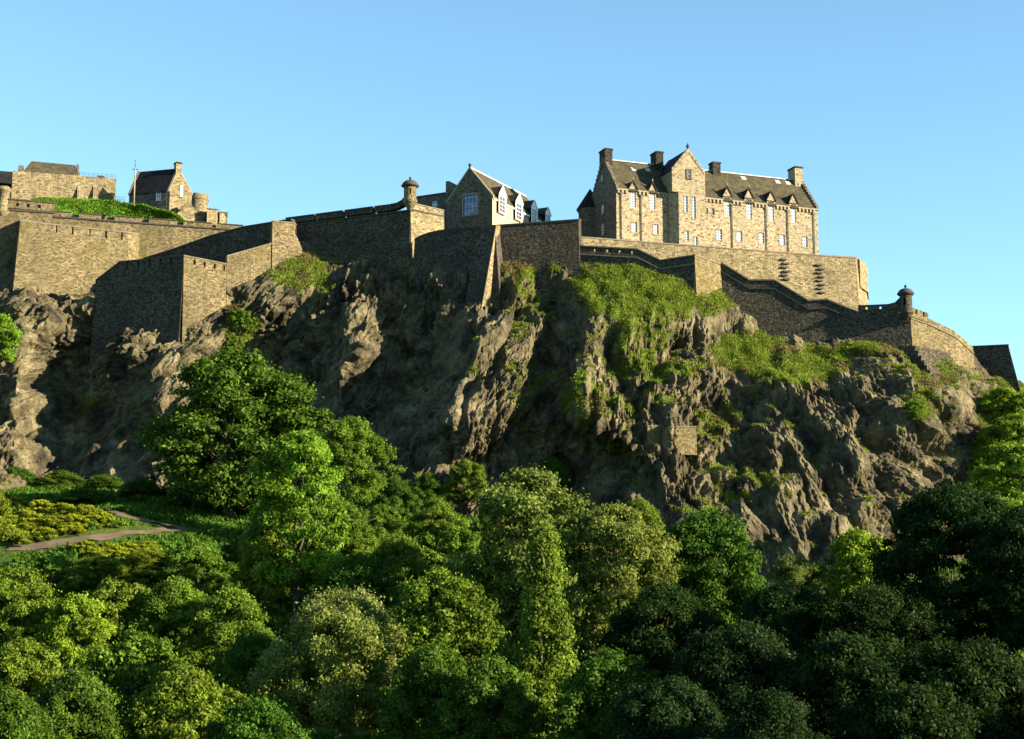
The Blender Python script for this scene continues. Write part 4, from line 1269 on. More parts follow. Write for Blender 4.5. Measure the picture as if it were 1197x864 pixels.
# --- gabled building with white dormers, left of the long one
k_ = P(575.6, 245, 289.0)
kf = Frame((k_.x, k_.y), (0.885, -0.466))                # gable front: runs to the right towards the viewer, s <= 0
t = thing('gabled_building', 'small gabled building with a big gridded window and a row of white dormers', 'building', (k_.x, k_.y, zat(575, 262, 289)))
kL = kf.hit(522, 240, 0)[0]
kz0 = kf.hit(575, 272, 0)[1]
kze = kf.hit(575.6, 229.5, 0)[1]
ksm, kza = kf.hit(549, 197.5, 0)
kL = 2 * ksm
kW = R2
def K2(a, y0, b, y1):
    s0, z1 = kf.hit(a, y0, 0); s1, z0 = kf.hit(b, y1, 0)
    return (s0, s1, z0, z1)
big = K2(541.8, 229, 558, 250)
sd = Frame((k_.x, k_.y), (-kf.n.x, -kf.n.y))             # long side, running away from the viewer
KD = sd.hit(640, 250, 0)[0]
mb = MB(); pierced(mb, kf, kL, 0, kz0 - 2, kze, [(big[0], big[1], big[2], min(big[3], kze))])
zb_ = big[3]
mb.poly(kf.w(kL, 0, kze), kf.w(0, 0, kze), kf.w(ksm, 0, kza)) if zb_ <= kze else None
if zb_ > kze:
    f = (zb_ - kze) / (kza - kze)
    xl, xr = kL + (ksm - kL) * f, 0 + ksm * f
    mb.poly(kf.w(kL, 0, kze), kf.w(big[0], 0, kze), kf.w(big[0], 0, zb_), kf.w(xl, 0, zb_))
    mb.poly(kf.w(big[1], 0, kze), kf.w(0, 0, kze), kf.w(xr, 0, zb_), kf.w(big[1], 0, zb_))
    mb.poly(kf.w(xl, 0, zb_), kf.w(xr, 0, zb_), kf.w(ksm, 0, kza))
mb.poly(kf.w(kL, -KD, kz0 - 2), kf.w(kL, 0, kz0 - 2), kf.w(kL, 0, kze), kf.w(kL, -KD, kze))
mb.poly(kf.w(kL, -KD, kze), kf.w(ksm, -KD, kza), kf.w(0, -KD, kze), kf.w(0, -KD, kz0 - 2), kf.w(kL, -KD, kz0 - 2))
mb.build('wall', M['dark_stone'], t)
mb = MB(); mb.poly(kf.w(0, 0, kz0 - 2), kf.w(0, -KD, kz0 - 2), kf.w(0, -KD, kze), kf.w(0, 0, kze)); mb.build('side_wall', M['harl'], t)
mb = MB(); e = 0.25; ks = (kza - kze) / (-ksm)
for a, sg in ((kL, -1), (0, 1)):
    mb.prism([kf.w(a + sg * e, -0.3, kze - e * ks + 0.08), kf.w(ksm, -0.3, kza + 0.08), kf.w(ksm, -KD, kza + 0.08), kf.w(a + sg * e, -KD, kze - e * ks + 0.08)], (0, 0, 0.16))
rf = mb.build('roof', M['slate'], t)
mb = MB(); mb.box(kf, ksm - 0.15, ksm + 0.15, -KD, -0.3, kza + 0.2, kza + 0.36); mb.build('roof_ridge', M['white'], rf)
mb = MB()
for a, sg in ((kL, -1), (0, 1)):
    mb.prism([kf.w(a + sg * 0.2, 0.08, kze - 0.2 * ks), kf.w(ksm, 0.08, kza + 0.02), kf.w(ksm, 0.08, kza + 0.42), kf.w(a + sg * 0.2, 0.08, kze - 0.2 * ks + 0.4)], kf.n * -0.4)
mb.build('gable_coping', M['trim'], t)
pc = kf.w(ksm, -0.1, 0)
mb = MB(); mb.lathe((pc.x, pc.y), [(0.2, kza + 0.2), (0.18, kza + 0.5), (0.3, kza + 0.65), (0.3, kza + 0.85), (0.05, kza + 1.1)], 10); mb.build('finial', M['dark_coping'], t, True)
window(kf, big, t, 0.0, 0.15, 4, 3, pane='blue_glass', frame='blue_frame', surround='trim', bar=0.09, sur=0.2)
for i, (ax, ay, x0, y0, x1, y1) in enumerate(((586, 218.5, 584.2, 228.6, 590.8, 250), (605.2, 227.6, 603.8, 236.8, 610.2, 258), (623.7, 235, 621.9, 243.6, 627.6, 262), (640, 243.6, 638.5, 250.5, 643, 266))):
    s0, z1 = sd.hit(x0, y0, 0.5); s1, z0 = sd.hit(x1, y1, 0.5)
    apz = sd.hit(ax + 1.5, ay, 0.5)[1]
    cs = (s0 + s1) / 2
    mb = MB(); pierced(mb, sd, s0 - 0.3, s1 + 0.3, z0 - 0.2, z1 + 0.1, [(s0, s1, z0, z1)], t=0.5, depth=0.2)
    mb.poly(sd.w(s0 - 0.3, 0.5, z1 + 0.1), sd.w(s1 + 0.3, 0.5, z1 + 0.1), sd.w(cs, 0.5, apz))
    ck = MB()
    for s, fl in ((s0 - 0.3, 1), (s1 + 0.3, -1)):
        p4 = [sd.w(s, -2.2, z0 - 0.2), sd.w(s, 0.5, z0 - 0.2), sd.w(s, 0.5, z1 + 0.1), sd.w(s, -2.2, z1 + 0.1)]
        ck.poly(*(p4 if fl == 1 else p4[::-1]))
    mb.poly(sd.w(s0 - 0.3, -0.1, z0 - 0.2), sd.w(s1 + 0.3, -0.1, z0 - 0.2), sd.w(s1 + 0.3, 0.5, z0 - 0.2), sd.w(s0 - 0.3, 0.5, z0 - 0.2))
    dr = mb.build('dormer', M['white'], t)
    ck.build('dormer_cheeks', M['dark_slate'], dr)
    mb = MB()
    for a in (s0 - 0.4, s1 + 0.4):
        mb.prism([sd.w(a, 0.5, z1 + 0.05), sd.w(cs, 0.5, apz + 0.03), sd.w(cs, -3.2, apz + 0.03), sd.w(a, -2.4, z1 + 0.05)], (0, 0, 0.14))
    mb.build('dormer_roof', M['slate'], dr)
    mb = MB()
    for a in (s0 - 0.4, s1 + 0.4):
        mb.prism([sd.w(a, 0.62, z1), sd.w(cs, 0.62, apz), sd.w(cs, 0.62, apz + 0.25), sd.w(a, 0.62, z1 + 0.25)], sd.n * -0.1)
    mb.build('dormer_gable_trim', M['white'], dr)
    window(sd, (s0, s1, z0, z1), t, 0.5, 0.12, 2, 4, pane='dark_glass', surround=None, frame='white', bar=0.045)
# lead gutter and lintel band between the dormers
mb = MB(); mb.box(sd, 0.3, KD, -0.05, 0.22, kze - 0.55, kze - 0.25); mb.build('gutter', M['white'], t)
# end block with its dark hipped roof
e0, z_ = sd.hit(628, 250, 0)
ea = sd.hit(624, 236, -3.0)
q = [sd.w(KD - 0.5, -1.6, kze - 0.6), sd.w(KD + 6, -1.6, kze - 0.6), sd.w(KD + 6, -9, kze - 0.6), sd.w(KD - 0.5, -9, kze - 0.6)]
ap = sd.w(KD + 0.5, -4.2, kza - 0.6); ap2 = sd.w(KD + 3, -4.2, kza - 0.6)
mb = MB(); mb.poly(q[0], q[1], ap2, ap); mb.poly(q[1], q[2], ap2); mb.poly(q[2], q[3], ap, ap2); mb.poly(q[3], q[0], ap); mb.poly(*q[::-1]); mb.build('hipped_roof', M['dark_slate'], t)
# --- low flat wing and chimney block left of it
wf = Frame((kf.w(kL - 0.02, -1.2, 0).x, kf.w(kL - 0.02, -1.2, 0).y), (0.885, -0.466))
t2 = thing('low_wing', 'low dark flat roofed wing between the left sentry turret and the gabled building', 'building', tuple(wf.w(-3, 0, kz0)))
sW0 = wf.hit(486, 240, 0)[0]
zw1 = wf.hit(505, 228.5, 0)[1]
wr = [(*[wf.hit(x, 238, 0)[0] for x in (504.8, 511.2)], wf.hit(508, 243, 0)[1], wf.hit(508, 235.4, 0)[1])]
mb = MB(); pierced(mb, wf, sW0, 0.5, kz0 - 2, zw1, wr)
mb.poly(wf.w(sW0, -6, kz0 - 2), wf.w(sW0, 0, kz0 - 2), wf.w(sW0, 0, zw1), wf.w(sW0, -6, zw1)); mb.poly(wf.w(sW0, 0, zw1), wf.w(0.5, 0, zw1), wf.w(0.5, -6, zw1), wf.w(sW0, -6, zw1))
mb.build('wall', M['dark_stone'], t2)
mb = MB(); mb.box(wf, sW0 - 0.1, 0.4, -6, 0.15, zw1, zw1 + 0.22); mb.build('roof_edge', M['dark_coping'], t2)
window(wf, wr[0], t2, 0, 0.15, 2, 2, surround=None)
sc0, sc1 = wf.hit(521, 225, 0.3)[0], wf.hit(533.5, 225, 0.3)[0]
mb = MB(); mb.prism([wf.w(sc0, 0.3, kz0 - 2), wf.w(sc1, 0.3, kz0 - 2), wf.w(sc1, 0.3, wf.hit(533, 216, 0.3)[1]), wf.w(sc0 + 0.6, 0.3, wf.hit(521, 212, 0.3)[1]), wf.w(sc0, 0.3, wf.hit(521, 212, 0.3)[1])], wf.n * -3.0)
mb.build('chimney_block', M['dark_stone'], t2)
mb = MB(); a = wf.w(sc0 + 0.7, 0.45, kz0); b = wf.w(sc0 + 0.7, 0.45, wf.hit(525, 231, 0.4)[1]); c = wf.w(sc0 - 0.5, 0.45, wf.hit(518, 228, 0.4)[1]); mb.tube([a, b, c], [0.09] * 3, 8); mb.build('downpipe', M['iron'], t2)

# --- upper left: long plain block with slate roof
a_ = P(14, 215, 306)
af = Frame((a_.x, a_.y), (1, 0.36))
t = thing('plain_block', 'plain windowless stone block with a brown roof above the grass bank at the far left', 'building', tuple(P(14, 235, 306)))
sA1 = af.hit(135.5, 220, 0)[0]
zA0 = af.hit(60, 245, 0)[1]
zA1 = af.hit(14, 199.5, 0)[1]
zA2 = af.hit(134, 208.5, 0)[1]
mb = MB(); mb.hexa([af.w(0, 0, zA0 - 3), af.w(sA1, 0, zA0 - 3), af.w(sA1, -9, zA0 - 3), af.w(0, -9, zA0 - 3)], [af.w(0, 0, zA1), af.w(sA1, 0, zA2), af.w(sA1, -9, zA2), af.w(0, -9, zA1)]); mb.build('wall', M['ashlar'] if False else M['terrace'], t)
for px in (90.5, 109):
    s, z1 = af.hit(px, 216, 0)
    zb0 = zA0 - 1
    mb = MB(); mb.prism([af.w(s, 0, z1), af.w(s, 1.9, zb0), af.w(s, 0, zb0)], af.u * (1.2 if px < 100 else 0.9)); mb.build('buttress', M['terrace'], t)
s0 = af.hit(27, 203, -2)[0]; s1 = af.hit(91, 203, -2)[0]
zr0 = af.hit(30, 202.5, -2)[1]; zr1 = af.hit(60, 190.5, -5.5)[1]
mb = MB(); b_ = [af.w(s0, -2, zr0 - 1.5), af.w(s1, -2, zr0 - 1.5), af.w(s1, -9, zr0 - 1.5), af.w(s0, -9, zr0 - 1.5)]
mb.hexa(b_, [af.w(s0, -2, zr0), af.w(s1, -2, zr0), af.w(s1, -9, zr0), af.w(s0, -9, zr0)])
mb.build('upper_wall', M['terrace'], t)
mb = MB(); mb.poly(af.w(s0 - 0.2, -1.8, zr0), af.w(s1, -1.8, zr0), af.w(s1 - 0.2, -5.5, zr1), af.w(s0 + 1.6, -5.5, zr1))
mb.poly(af.w(s1, -1.8, zr0), af.w(s1, -9.2, zr0), af.w(s1 - 0.2, -5.5, zr1)); mb.poly(af.w(s1, -9.2, zr0), af.w(s0 - 0.2, -9.2, zr0), af.w(s0 + 1.6, -5.5, zr1), af.w(s1 - 0.2, -5.5, zr1)); mb.poly(af.w(s0 - 0.2, -9.2, zr0), af.w(s0 - 0.2, -1.8, zr0), af.w(s0 + 1.6, -5.5, zr1))
mb.build('roof', M['slate'], t)
mb = MB(); mb.prism([af.w(s1, -1.7, zr0 - 0.4), af.w(s1, -5.5, zr1 + 0.25), af.w(s1, -9.2, zr0 - 0.4)], af.u * 0.4); mb.build('roof_end_wall', M['dark_stone'], t)
mb = MB(); mb.box(af, s0 - 0.9, s0 + 0.1, -3.2, -1.8, zr0 - 1.2, af.hit(23, 193.5, -2)[1]); mb.build('chimney', M['dark_stone'], t)
mb = MB(); mb.box(af, af.hit(41, 201, -0.6)[0], af.hit(50, 201, -0.6)[0], -1.6, -0.5, zA1 - 1, af.hit(45, 199.6, -0.6)[1]); mb.build('roof_box', M['dark_coping'], t)
mb = MB(); mb.box(af, af.hit(114, 205, -0.8)[0], af.hit(122, 205, -0.8)[0], -1.6, -0.6, zA2 - 0.6, af.hit(118, 205.6, -0.8)[1]); mb.build('roof_box', M['dark_coping'], t)
# railing on the roof edge
mb = MB(); ra = af.hit(93, 204, -0.3)[0]; rb = sA1 - 0.1
for k in range(9):
    s = ra + (rb - ra) * k / 8; zz = zA1 + (zA2 - zA1) * s / sA1
    mb.tube([af.w(s, -0.3, zz), af.w(s, -0.3, zz + 0.75)], [0.025, 0.025], 5)
for h in (0.4, 0.75):
    mb.tube([af.w(ra, -0.3, zA1 + (zA2 - zA1) * ra / sA1 + h), af.w(rb, -0.3, zA2 + h)], [0.022, 0.022], 5)
mb.build('railing', M['iron'], t)
# dark lean-to roof at the very left
mb = MB(); mb.prism([af.w(-0.05, -0.5, zA1 - 0.1), af.w(-0.05, 2.4, af.hits(3, 222, 0)[1] if False else zA1 - 3.2), af.w(-0.05, -0.5, zA1 - 3.4)], af.u * -4.5); mb.build('lean_to_roof', M['dark_slate'], t)

# --- chapel-like house with chimney gable, drum and steps
c_ = P(198, 240, 306)
cf = Frame((c_.x, c_.y), (1, 0.62))                      # sunlit gable face, going away to the right
t = thing('gable_house', 'little dark roofed house with a sunlit chimney gable right of the flagpole', 'building', tuple(P(198, 258, 306)))
cw = cf.hit(224.5, 225, 0)[0]
cz0 = cf.hit(205, 256, 0)[1]
cze = cf.hit(198, 221.5, 0)[1]
csm, cza = cf.hit(209, 198, 0)
sm_ = csm
sdir = Vector((1, -0.30, 0)).normalized()                # long dark side, running left and slightly away
CL = 8.6
SV = -sdir * CL
ctr = c_ + SV
sdw = Frame((ctr.x, ctr.y), (sdir.x, sdir.y))
at2 = (cf.hit(210.6, 217, 0)[0], cf.hit(213.6, 217, 0)[0], cf.hit(212, 230, 0)[1], cf.hit(212, 217, 0)[1])
W_ = lambda x, z, k=0.0: cf.w(x, 0, z) + SV * k
mb = MB()
mb.poly(W_(0, cz0 - 2), W_(cw, cz0 - 2), W_(cw, cze), W_(sm_, cza), W_(0, cze))
mb.poly(W_(cw, cz0 - 2, 1), W_(0, cz0 - 2, 1), W_(0, cze, 1), W_(sm_, cza, 1), W_(cw, cze, 1))
mb.poly(W_(cw, cz0 - 2), W_(cw, cz0 - 2, 1), W_(cw, cze, 1), W_(cw, cze))
mb.build('wall', M['terrace'], t)
mb = MB(); mb.poly(W_(0, cz0 - 2, 1), W_(0, cz0 - 2), W_(0, cze), W_(0, cze, 1)); mb.build('side_wall', M['dark_stone'], t)  # unlit side of the house, its shade painted as darker stone
mb = MB(); cs_ = (cza - cze) / sm_
for a, sg in ((0, -1), (cw, 1)):
    zz = cze - 0.2 * cs_ + 0.06
    mb.prism([W_(a + sg * 0.25, zz, 0.04), W_(sm_, cza + 0.06, 0.04), W_(sm_, cza + 0.06, 0.97), W_(a + sg * 0.25, zz, 0.97)], (0, 0, 0.14))
mb.build('roof', M['dark_slate'], t)
for k0 in (0.0, 0.96):
    mb = MB()
    for a, sg in ((0, -1), (cw, 1)):
        mb.prism([W_(a + sg * 0.2, cze - 0.2 * cs_, k0), W_(sm_, cza, k0), W_(sm_, cza + 0.38, k0), W_(a + sg * 0.2, cze - 0.2 * cs_ + 0.38, k0)], SV * 0.045)
    mb.build('gable_coping', M['trim'], t)
chimney(cf, sm_ - 0.55, sm_ + 0.55, -1.1, 0.02, cza - 1.2, cf.hit(210, 189.5, 0)[1], t, M['terrace'])
window(cf, at2, t, 0.1, 0.06, 2, 4, pane='dark_glass', surround='trim', sur=0.1)
r_ = (sdw.hit(183, 230, 0)[0], sdw.hit(188.3, 230, 0)[0], sdw.hit(185, 234.5, 0)[1], sdw.hit(185, 225, 0)[1])
window(sdw, r_, t, 0.1, 0.06, 2, 3, pane='glass', surround='trim', sur=0.12)
mb = MB(); pz = sdw.hit(196, 224, 0.1); mb.tube([sdw.w(CL - 0.6, 0.12, cz0), sdw.w(CL - 0.6, 0.12, pz[1])], [0.08, 0.08], 8); mb.build('downpipe', M['iron'], t)
# round drum beside it
dq = P(232.5, 240, 310)
t = thing('round_tower', 'short round stone tower tucked against the chimney gable', 'tower', (dq.x, dq.y, zat(232, 252, 309)))
mb = MB(); z1 = zat(232, 223, 307)
mb.lathe((dq.x, dq.y), [(1.75, zat(232, 262, 307)), (1.75, z1 - 1.25), (1.88, z1 - 1.1), (1.88, z1 - 0.9), (1.75, z1 - 0.85), (1.75, z1), (1.35, z1), (1.35, z1 - 0.8), (0.02, z1 - 0.8)], 28); mb.build('wall', M['terrace'], t)
# steps wall in front
sl_ = Line([(206, 252, 304.5), (218, 236, 305.5), (240, 257, 308)])
t = wall_thing('stair_wall', 'stepped stone stair wall in front of the round tower', sl_, 'stair')
mb = MB()
for i in range(7):
    x0 = 206 + i * 1.9
    y0 = 250 - i * 2.1
    ls = Line([(x0, y0, 304.2 + i * 0.12), (x0 + 1.9, y0, 304.32 + i * 0.12)]); ls.strip(mb, 0, None, 0, None, zb=zat(212, 262, 305))
for i in range(10):
    x0 = 219.4 + i * 2
    y0 = 236 + i * 2.2
    ls = Line([(x0, y0, 305.1 + i * 0.16), (x0 + 2, y0, 305.26 + i * 0.16)]); ls.strip(mb, 0, None, 0, None, zb=zat(212, 262, 305))
mb.build('wall', M['terrace'], t)
for x0, x1, y0, D, lab in ((242, 255.5, 243.5, 305, 'larger square stone block beside the round tower'), (256.5, 265, 247.5, 308, 'smaller square stone block just above the battery wall')):
    f_ = Line([(x0, y0, D + 3), (x0 + 0.3, y0, D), (x1 - 3, y0 + 0.8, D + 0.9), (x1, y0 + 1.4, D + 4)])
    t = wall_thing('square_block', lab, f_, 'building')
    mb = MB(); f_.strip(mb, 0, None, 0.2, 6, back=-1.5); mb.build('wall', M['terrace'], t)
    mb = MB(); f_.strip(mb, 0, None, 0, 0.2, front=0.1, back=-1.6); mb.build('coping', M['dark_coping'], t)
# flagpole
fq = P(156.6, 233, 297)
t = thing('flagpole', 'pale flagpole rising from the grass bank beside the little dark roofed house', 'flagpole', tuple(fq))
mb = MB(); z1 = zat(156.6, 196, 297); mb.tube([(fq.x, fq.y, fq.z - 1.2), (fq.x, fq.y, z1)], [0.16, 0.12], 10); mb.build('pole', M['trim'], t, True)
mb = MB(); mb.tube([(fq.x, fq.y, z1), (fq.x, fq.y, zat(156.6, 188.5, 297))], [0.07, 0.04], 8); mb.lathe((fq.x, fq.y), [(0.02, zat(156.6, 188.8, 297)), (0.11, zat(156.6, 188, 297)), (0.02, zat(156.6, 187, 297))], 10); mb.build('topmast', M['dark_coping'], t, True)
mb = MB(); mb.box(Frame((fq.x, fq.y), (1, 0.1)), -0.5, 0.5, -0.1, 0.1, z1 - 0.35, z1 - 0.25); mb.build('crosstree', M['dark_coping'], t)
# fence wire by the house
rl = Line([(135, 231.5, 303), (146, 232, 303.4)])
t = wall_thing('railing', 'thin iron railing between the plain block and the little dark roofed house', rl, 'railing')
mb = MB()
for k in range(6):
    xy, z, m = rl.at(rl.s[-1] * k / 5 if k < 5 else rl.s[-1], 0); mb.tube([(xy.x, xy.y, z - 1.4), (xy.x, xy.y, z + 0.3)], [0.03, 0.03], 5)
for h in (0.25, -0.3):
    a, za, _ = rl.at(0, 0); b, zb2, _ = rl.at(rl.s[-1], 0); mb.tube([(a.x, a.y, za + h), (b.x, b.y, zb2 + h)], [0.025, 0.025], 5)
mb.build('rail', M['iron'], t)

# grass bank above the battery, and the plateau behind the walls
xs = np.linspace(0, 1, 60); ys = np.linspace(0, 1, 14)
top = [(40, 232, 303), (75, 231.5, 304), (110, 234, 303), (140, 236, 302), (170, 240, 300.5), (200, 250, 301), (215, 258, 303)]
bot = [(40, 248, 299), (75, 252, 299.3), (110, 254, 300.2), (140, 257, 301), (170, 259, 301.8), (200, 261, 302.8), (215, 262, 303.3)]
Vb = []
for v in ys:
    for u in xs:
        f = u * (len(top) - 1); i = min(int(f), len(top) - 2); f -= i
        a = P(*top[i]).lerp(P(*top[i + 1]), f); b = P(*bot[i]).lerp(P(*bot[i + 1]), f)
        p = b.lerp(a, v); p.z += 0.35 * math.sin(v * math.pi) + 0.25 * float(vnoise(np.array([p.x / 2]), np.array([p.y]), np.array([0.0]), 3)[0])
        Vb.append(p)
Vb = np.array([tuple(p) for p in Vb])
ii = np.arange(len(Vb)).reshape(14, 60)
fb = np.stack([ii[:-1, :-1], ii[:-1, 1:], ii[1:, 1:], ii[1:, :-1]], -1).reshape(-1)
struct(link('hill', mesh_np('hill', Vb, fb, 4, plain('bank turf', (0.075, 0.15, 0.012), 0.95, 0.4, 1.0))))
r2 = np.random.default_rng(4)
pb = []
for _ in range(4200):
    i, j = r2.integers(0, 13), r2.integers(0, 59)
    if i < 2 and r2.random() < 0.55:
        continue
    u_, v_ = r2.random(), r2.random()
    pb.append(Vb[ii[i, j]] * (1 - u_) * (1 - v_) + Vb[ii[i, j + 1]] * u_ * (1 - v_) + Vb[ii[i + 1, j]] * (1 - u_) * v_ + Vb[ii[i + 1, j + 1]] * u_ * v_)
V, f = blades(np.array(pb), None, 0.26, 0.07, 8, 0.45, 8)
o = link('grass', mesh_np('grass', V, f, 4, LF['bright'])); o['kind'] = 'stuff'; o['label'] = 'bright green grass covering the bank above the battery wall'; o['category'] = 'grass'
def terrace(pts):
    mb = MB(); mb.poly(*pts); return mb
mb = terrace([P(668, 279, 279.5), P(745, 285, 283.5), P(1000, 305, 294.5), P(1003, 300, 330), P(660, 290, 330)])
z = [v for v in mb.v]
struct(mb.build('terrace_ground', plain('terrace gravel', (0.16, 0.14, 0.10), 0.95)))
# ------------------------------------------------------------------ trees and shrubs
def crown_arrays(seed, shape, nclump, nleaf, leaf, up=0.35, clump_r=0.26, inner=0.15, asp=1.0):
    """leaf cards gathered in clumps inside an envelope of height 1 (z 0..1) and radius 1; returns V, clump centres"""
    r = np.random.default_rng(seed)
    nclump = int(nclump * 2.4)
    cen, rad = [], []
    tries = 0
    while len(cen) < nclump and tries < nclump * 60:
        tries += 1
        z = r.random() ** 0.85
        a = r.random() * 2 * math.pi
        if shape == 'round':
            R_ = math.sqrt(max(0, 1 - (2 * z - 0.9) ** 2 / 1.22)) * (0.92 + 0.14 * math.sin(a * 3 + seed) + 0.10 * math.sin(a * 5 + 2 * seed + z * 6))
        elif shape == 'dome':
            R_ = math.sqrt(max(0, 1 - z ** 2.2)) * (0.94 + 0.13 * math.sin(a * 3 + seed) + 0.09 * math.sin(a * 7 + z * 5))
        elif shape == 'cone':
            R_ = (1 - z) ** 0.85 * (0.75 + 0.25 * min(1, z / 0.12)) * (0.92 + 0.14 * math.sin(a * 4 + seed + z * 9)) + 0.03
        else:                                            # tall, several-headed
            R_ = math.sqrt(max(0, 1 - (2 * z - 0.85) ** 2 / 1.34)) * (0.84 + 0.24 * abs(math.sin(a * 1.5 + seed + z * 3)))
        dn = np.array([R_ * math.cos(a), R_ * math.sin(a), 2 * z - 0.8])
        R_ *= 0.97 + {'cone': 0.14, 'round': 0.26}.get(shape, 0.44) * float(vnoise(dn[:1] * 1.7 + seed, dn[1:2] * 1.7, dn[2:] * 1.7, seed)[0])
        q = r.uniform(inner, 1) ** 0.45
        if shape != 'cone' and r.random() < 0.10:
            q *= r.uniform(1.05, 1.22)
        cen.append((R_ * q * math.cos(a), R_ * q * math.sin(a), z))
        rad.append(clump_r * 0.62 * r.uniform(0.45, 1.4) * (0.65 + 0.35 * q))
    cen = np.array(cen); rad = np.array(rad)
    nleaf = int(nleaf * 1.6)
    w = rad ** 2; w /= w.sum()
    k = r.choice(len(cen), size=nleaf, p=w)
    d = r.normal(0, 1, (nleaf, 3))
    d[:, 2] = np.where(d[:, 2] < 0, d[:, 2] * 0.55, d[:, 2])
    d /= np.linalg.norm(d, axis=1, keepdims=True)
    sh = np.array([1, 1, 0.72 * asp])
    ragged = 1 + 0.35 * vnoise(d[:, 0] * 2.2 + k * 3.7, d[:, 1] * 2.2, d[:, 2] * 2.2, seed)
    p = cen[k] + d * (rad[k] * ragged * (0.35 + 0.42 * np.abs(r.normal(0, 1, nleaf)) + 0.2 * r.random(nleaf)))[:, None] * sh
    return p, d, cen, rad
def crown_mesh(name, p, d, scale, leaf, material, seed, up=0.35):
    r = np.random.default_rng(seed + 99)
    n = len(p)
    p = p * np.array(scale)
    nn = d * 0.8 + np.array([0, 0, up]) + r.normal(0, 0.55, (n, 3))
    nn /= np.linalg.norm(nn, axis=1, keepdims=True)
    t = np.cross(nn, r.normal(0, 1, (n, 3)))
    t /= np.linalg.norm(t, axis=1, keepdims=True)
    b = np.cross(nn, t)
    s = leaf * 0.76 * r.uniform(0.6, 1.35, (n, 1))
    L_, Wd = s * 0.62, s * 0.36
    fold = nn * s * 0.13
    V = np.stack([p - t * L_, p + b * Wd + fold, p + t * L_ - nn * s * 0.1, p - b * Wd + fold], 1).reshape(-1, 3)
    return mesh_np(name, V, np.arange(4 * n), 4, material)
def trunk_mesh(cen, scale, h_crown0, seed, rbase, material, gnarl=0.06, limbs=14):
    """trunk from z=0 up into a crown that starts at h_crown0 (crown local z scaled)"""
    r = random.Random(seed)
    mb = MB()
    H = h_crown0 + scale[2] * 0.82
    n = 9
    pts, rr = [], []
    x = y = 0
    for i in range(n + 1):
        f = i / n
        pts.append((x, y, f * H - (0.8 if i == 0 else 0)))
        rr.append(rbase * ((1 - f) ** 0.8 * 0.93 + 0.07) * (1.35 if i == 0 else 1))
        x += r.uniform(-1, 1) * gnarl * H / n * 1.5
        y += r.uniform(-1, 1) * gnarl * H / n * 1.5
    mb.tube(pts, rr, 9)
    cs = sorted(range(len(cen)), key=lambda i: r.random())[:limbs]
    for i in cs:
        c = Vector((cen[i][0] * scale[0], cen[i][1] * scale[1], h_crown0 + cen[i][2] * scale[2]))
        f = max(0.18, min(0.85, (c.z * 0.62) / H))
        j = f * n
        a = Vector(pts[int(j)]).lerp(Vector(pts[min(n, int(j) + 1)]), j - int(j))
        ra = rr[int(j)] * 0.5
        m1 = a.lerp(c, 0.4) + Vector((r.uniform(-.3, .3), r.uniform(-.3, .3), 0.06 * (c - a).length))
        m2 = a.lerp(c, 0.75) + Vector((r.uniform(-.3, .3), r.uniform(-.3, .3), 0.05 * (c - a).length))
        mb.tube([a, m1, m2, c], [ra, ra * 0.7, ra * 0.42, ra * 0.12], 6)
        for _ in range(2):
            e = m2 + Vector((r.uniform(-1, 1), r.uniform(-1, 1), r.uniform(-.2, .9))) * (c - a).length * 0.28
            mb.tube([m1.lerp(m2, 0.5), e], [ra * 0.4, ra * 0.08], 5)
    me = bpy.data.meshes.new('trunk')
    me.from_pydata([tuple(v) for v in mb.v], [], mb.f)
    for p_ in me.polygons:
        p_.use_smooth = True
    me.materials.append(material)
    return me

# prototypes: (shape, crown radius, crown height, clear trunk, clumps, leaves, leaf size, leaf material, trunk radius, blossom)
PROTO = {
    'sycamore': ('round', 9.0, 17.5, 1.5, 165, 46000, 0.50, 'deep', 0.55, None),
    'sycamore_b': ('tall', 8.0, 17.0, 1.5, 150, 40000, 0.48, 'mid', 0.5, None),
    'lime': ('tall', 6.0, 16.5, 1.0, 135, 34000, 0.42, 'lime', 0.38, None),
    'ash': ('tall', 8.0, 18.5, 1.5, 165, 42000, 0.46, 'ash', 0.45, None),
    'birch': ('cone', 4.2, 19.0, 1.5, 170, 40000, 0.34, 'birch', 0.26, None),
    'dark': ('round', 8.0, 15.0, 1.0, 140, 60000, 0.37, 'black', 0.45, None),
    'hawthorn': ('dome', 6.5, 9.0, 0.8, 120, 56000, 0.28, 'ash', 0.25, 'may'),
    'shrub': ('dome', 4.0, 5.0, 0.3, 75, 32000, 0.23, 'mid', 0.14, None),
    'olive_shrub': ('dome', 4.0, 6.0, 0.3, 80, 32000, 0.23, 'olive', 0.14, None),
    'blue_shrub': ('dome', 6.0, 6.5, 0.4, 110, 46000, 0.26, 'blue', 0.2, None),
    'deep_shrub': ('dome', 4.5, 5.5, 0.3, 85, 34000, 0.25, 'deep', 0.16, None),
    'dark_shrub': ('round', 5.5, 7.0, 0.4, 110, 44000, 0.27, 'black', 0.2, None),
    'gorse': ('dome', 2.4, 2.2, 0.1, 45, 12000, 0.19, 'olive', 0.08, 'gorse'),
    'small': ('round', 3.2, 5.0, 0.8, 60, 22000, 0.24, 'mid', 0.16, None),
    'small_lime': ('round', 3.2, 5.0, 0.8, 60, 22000, 0.24, 'lime', 0.16, None),
}
MESH = {}
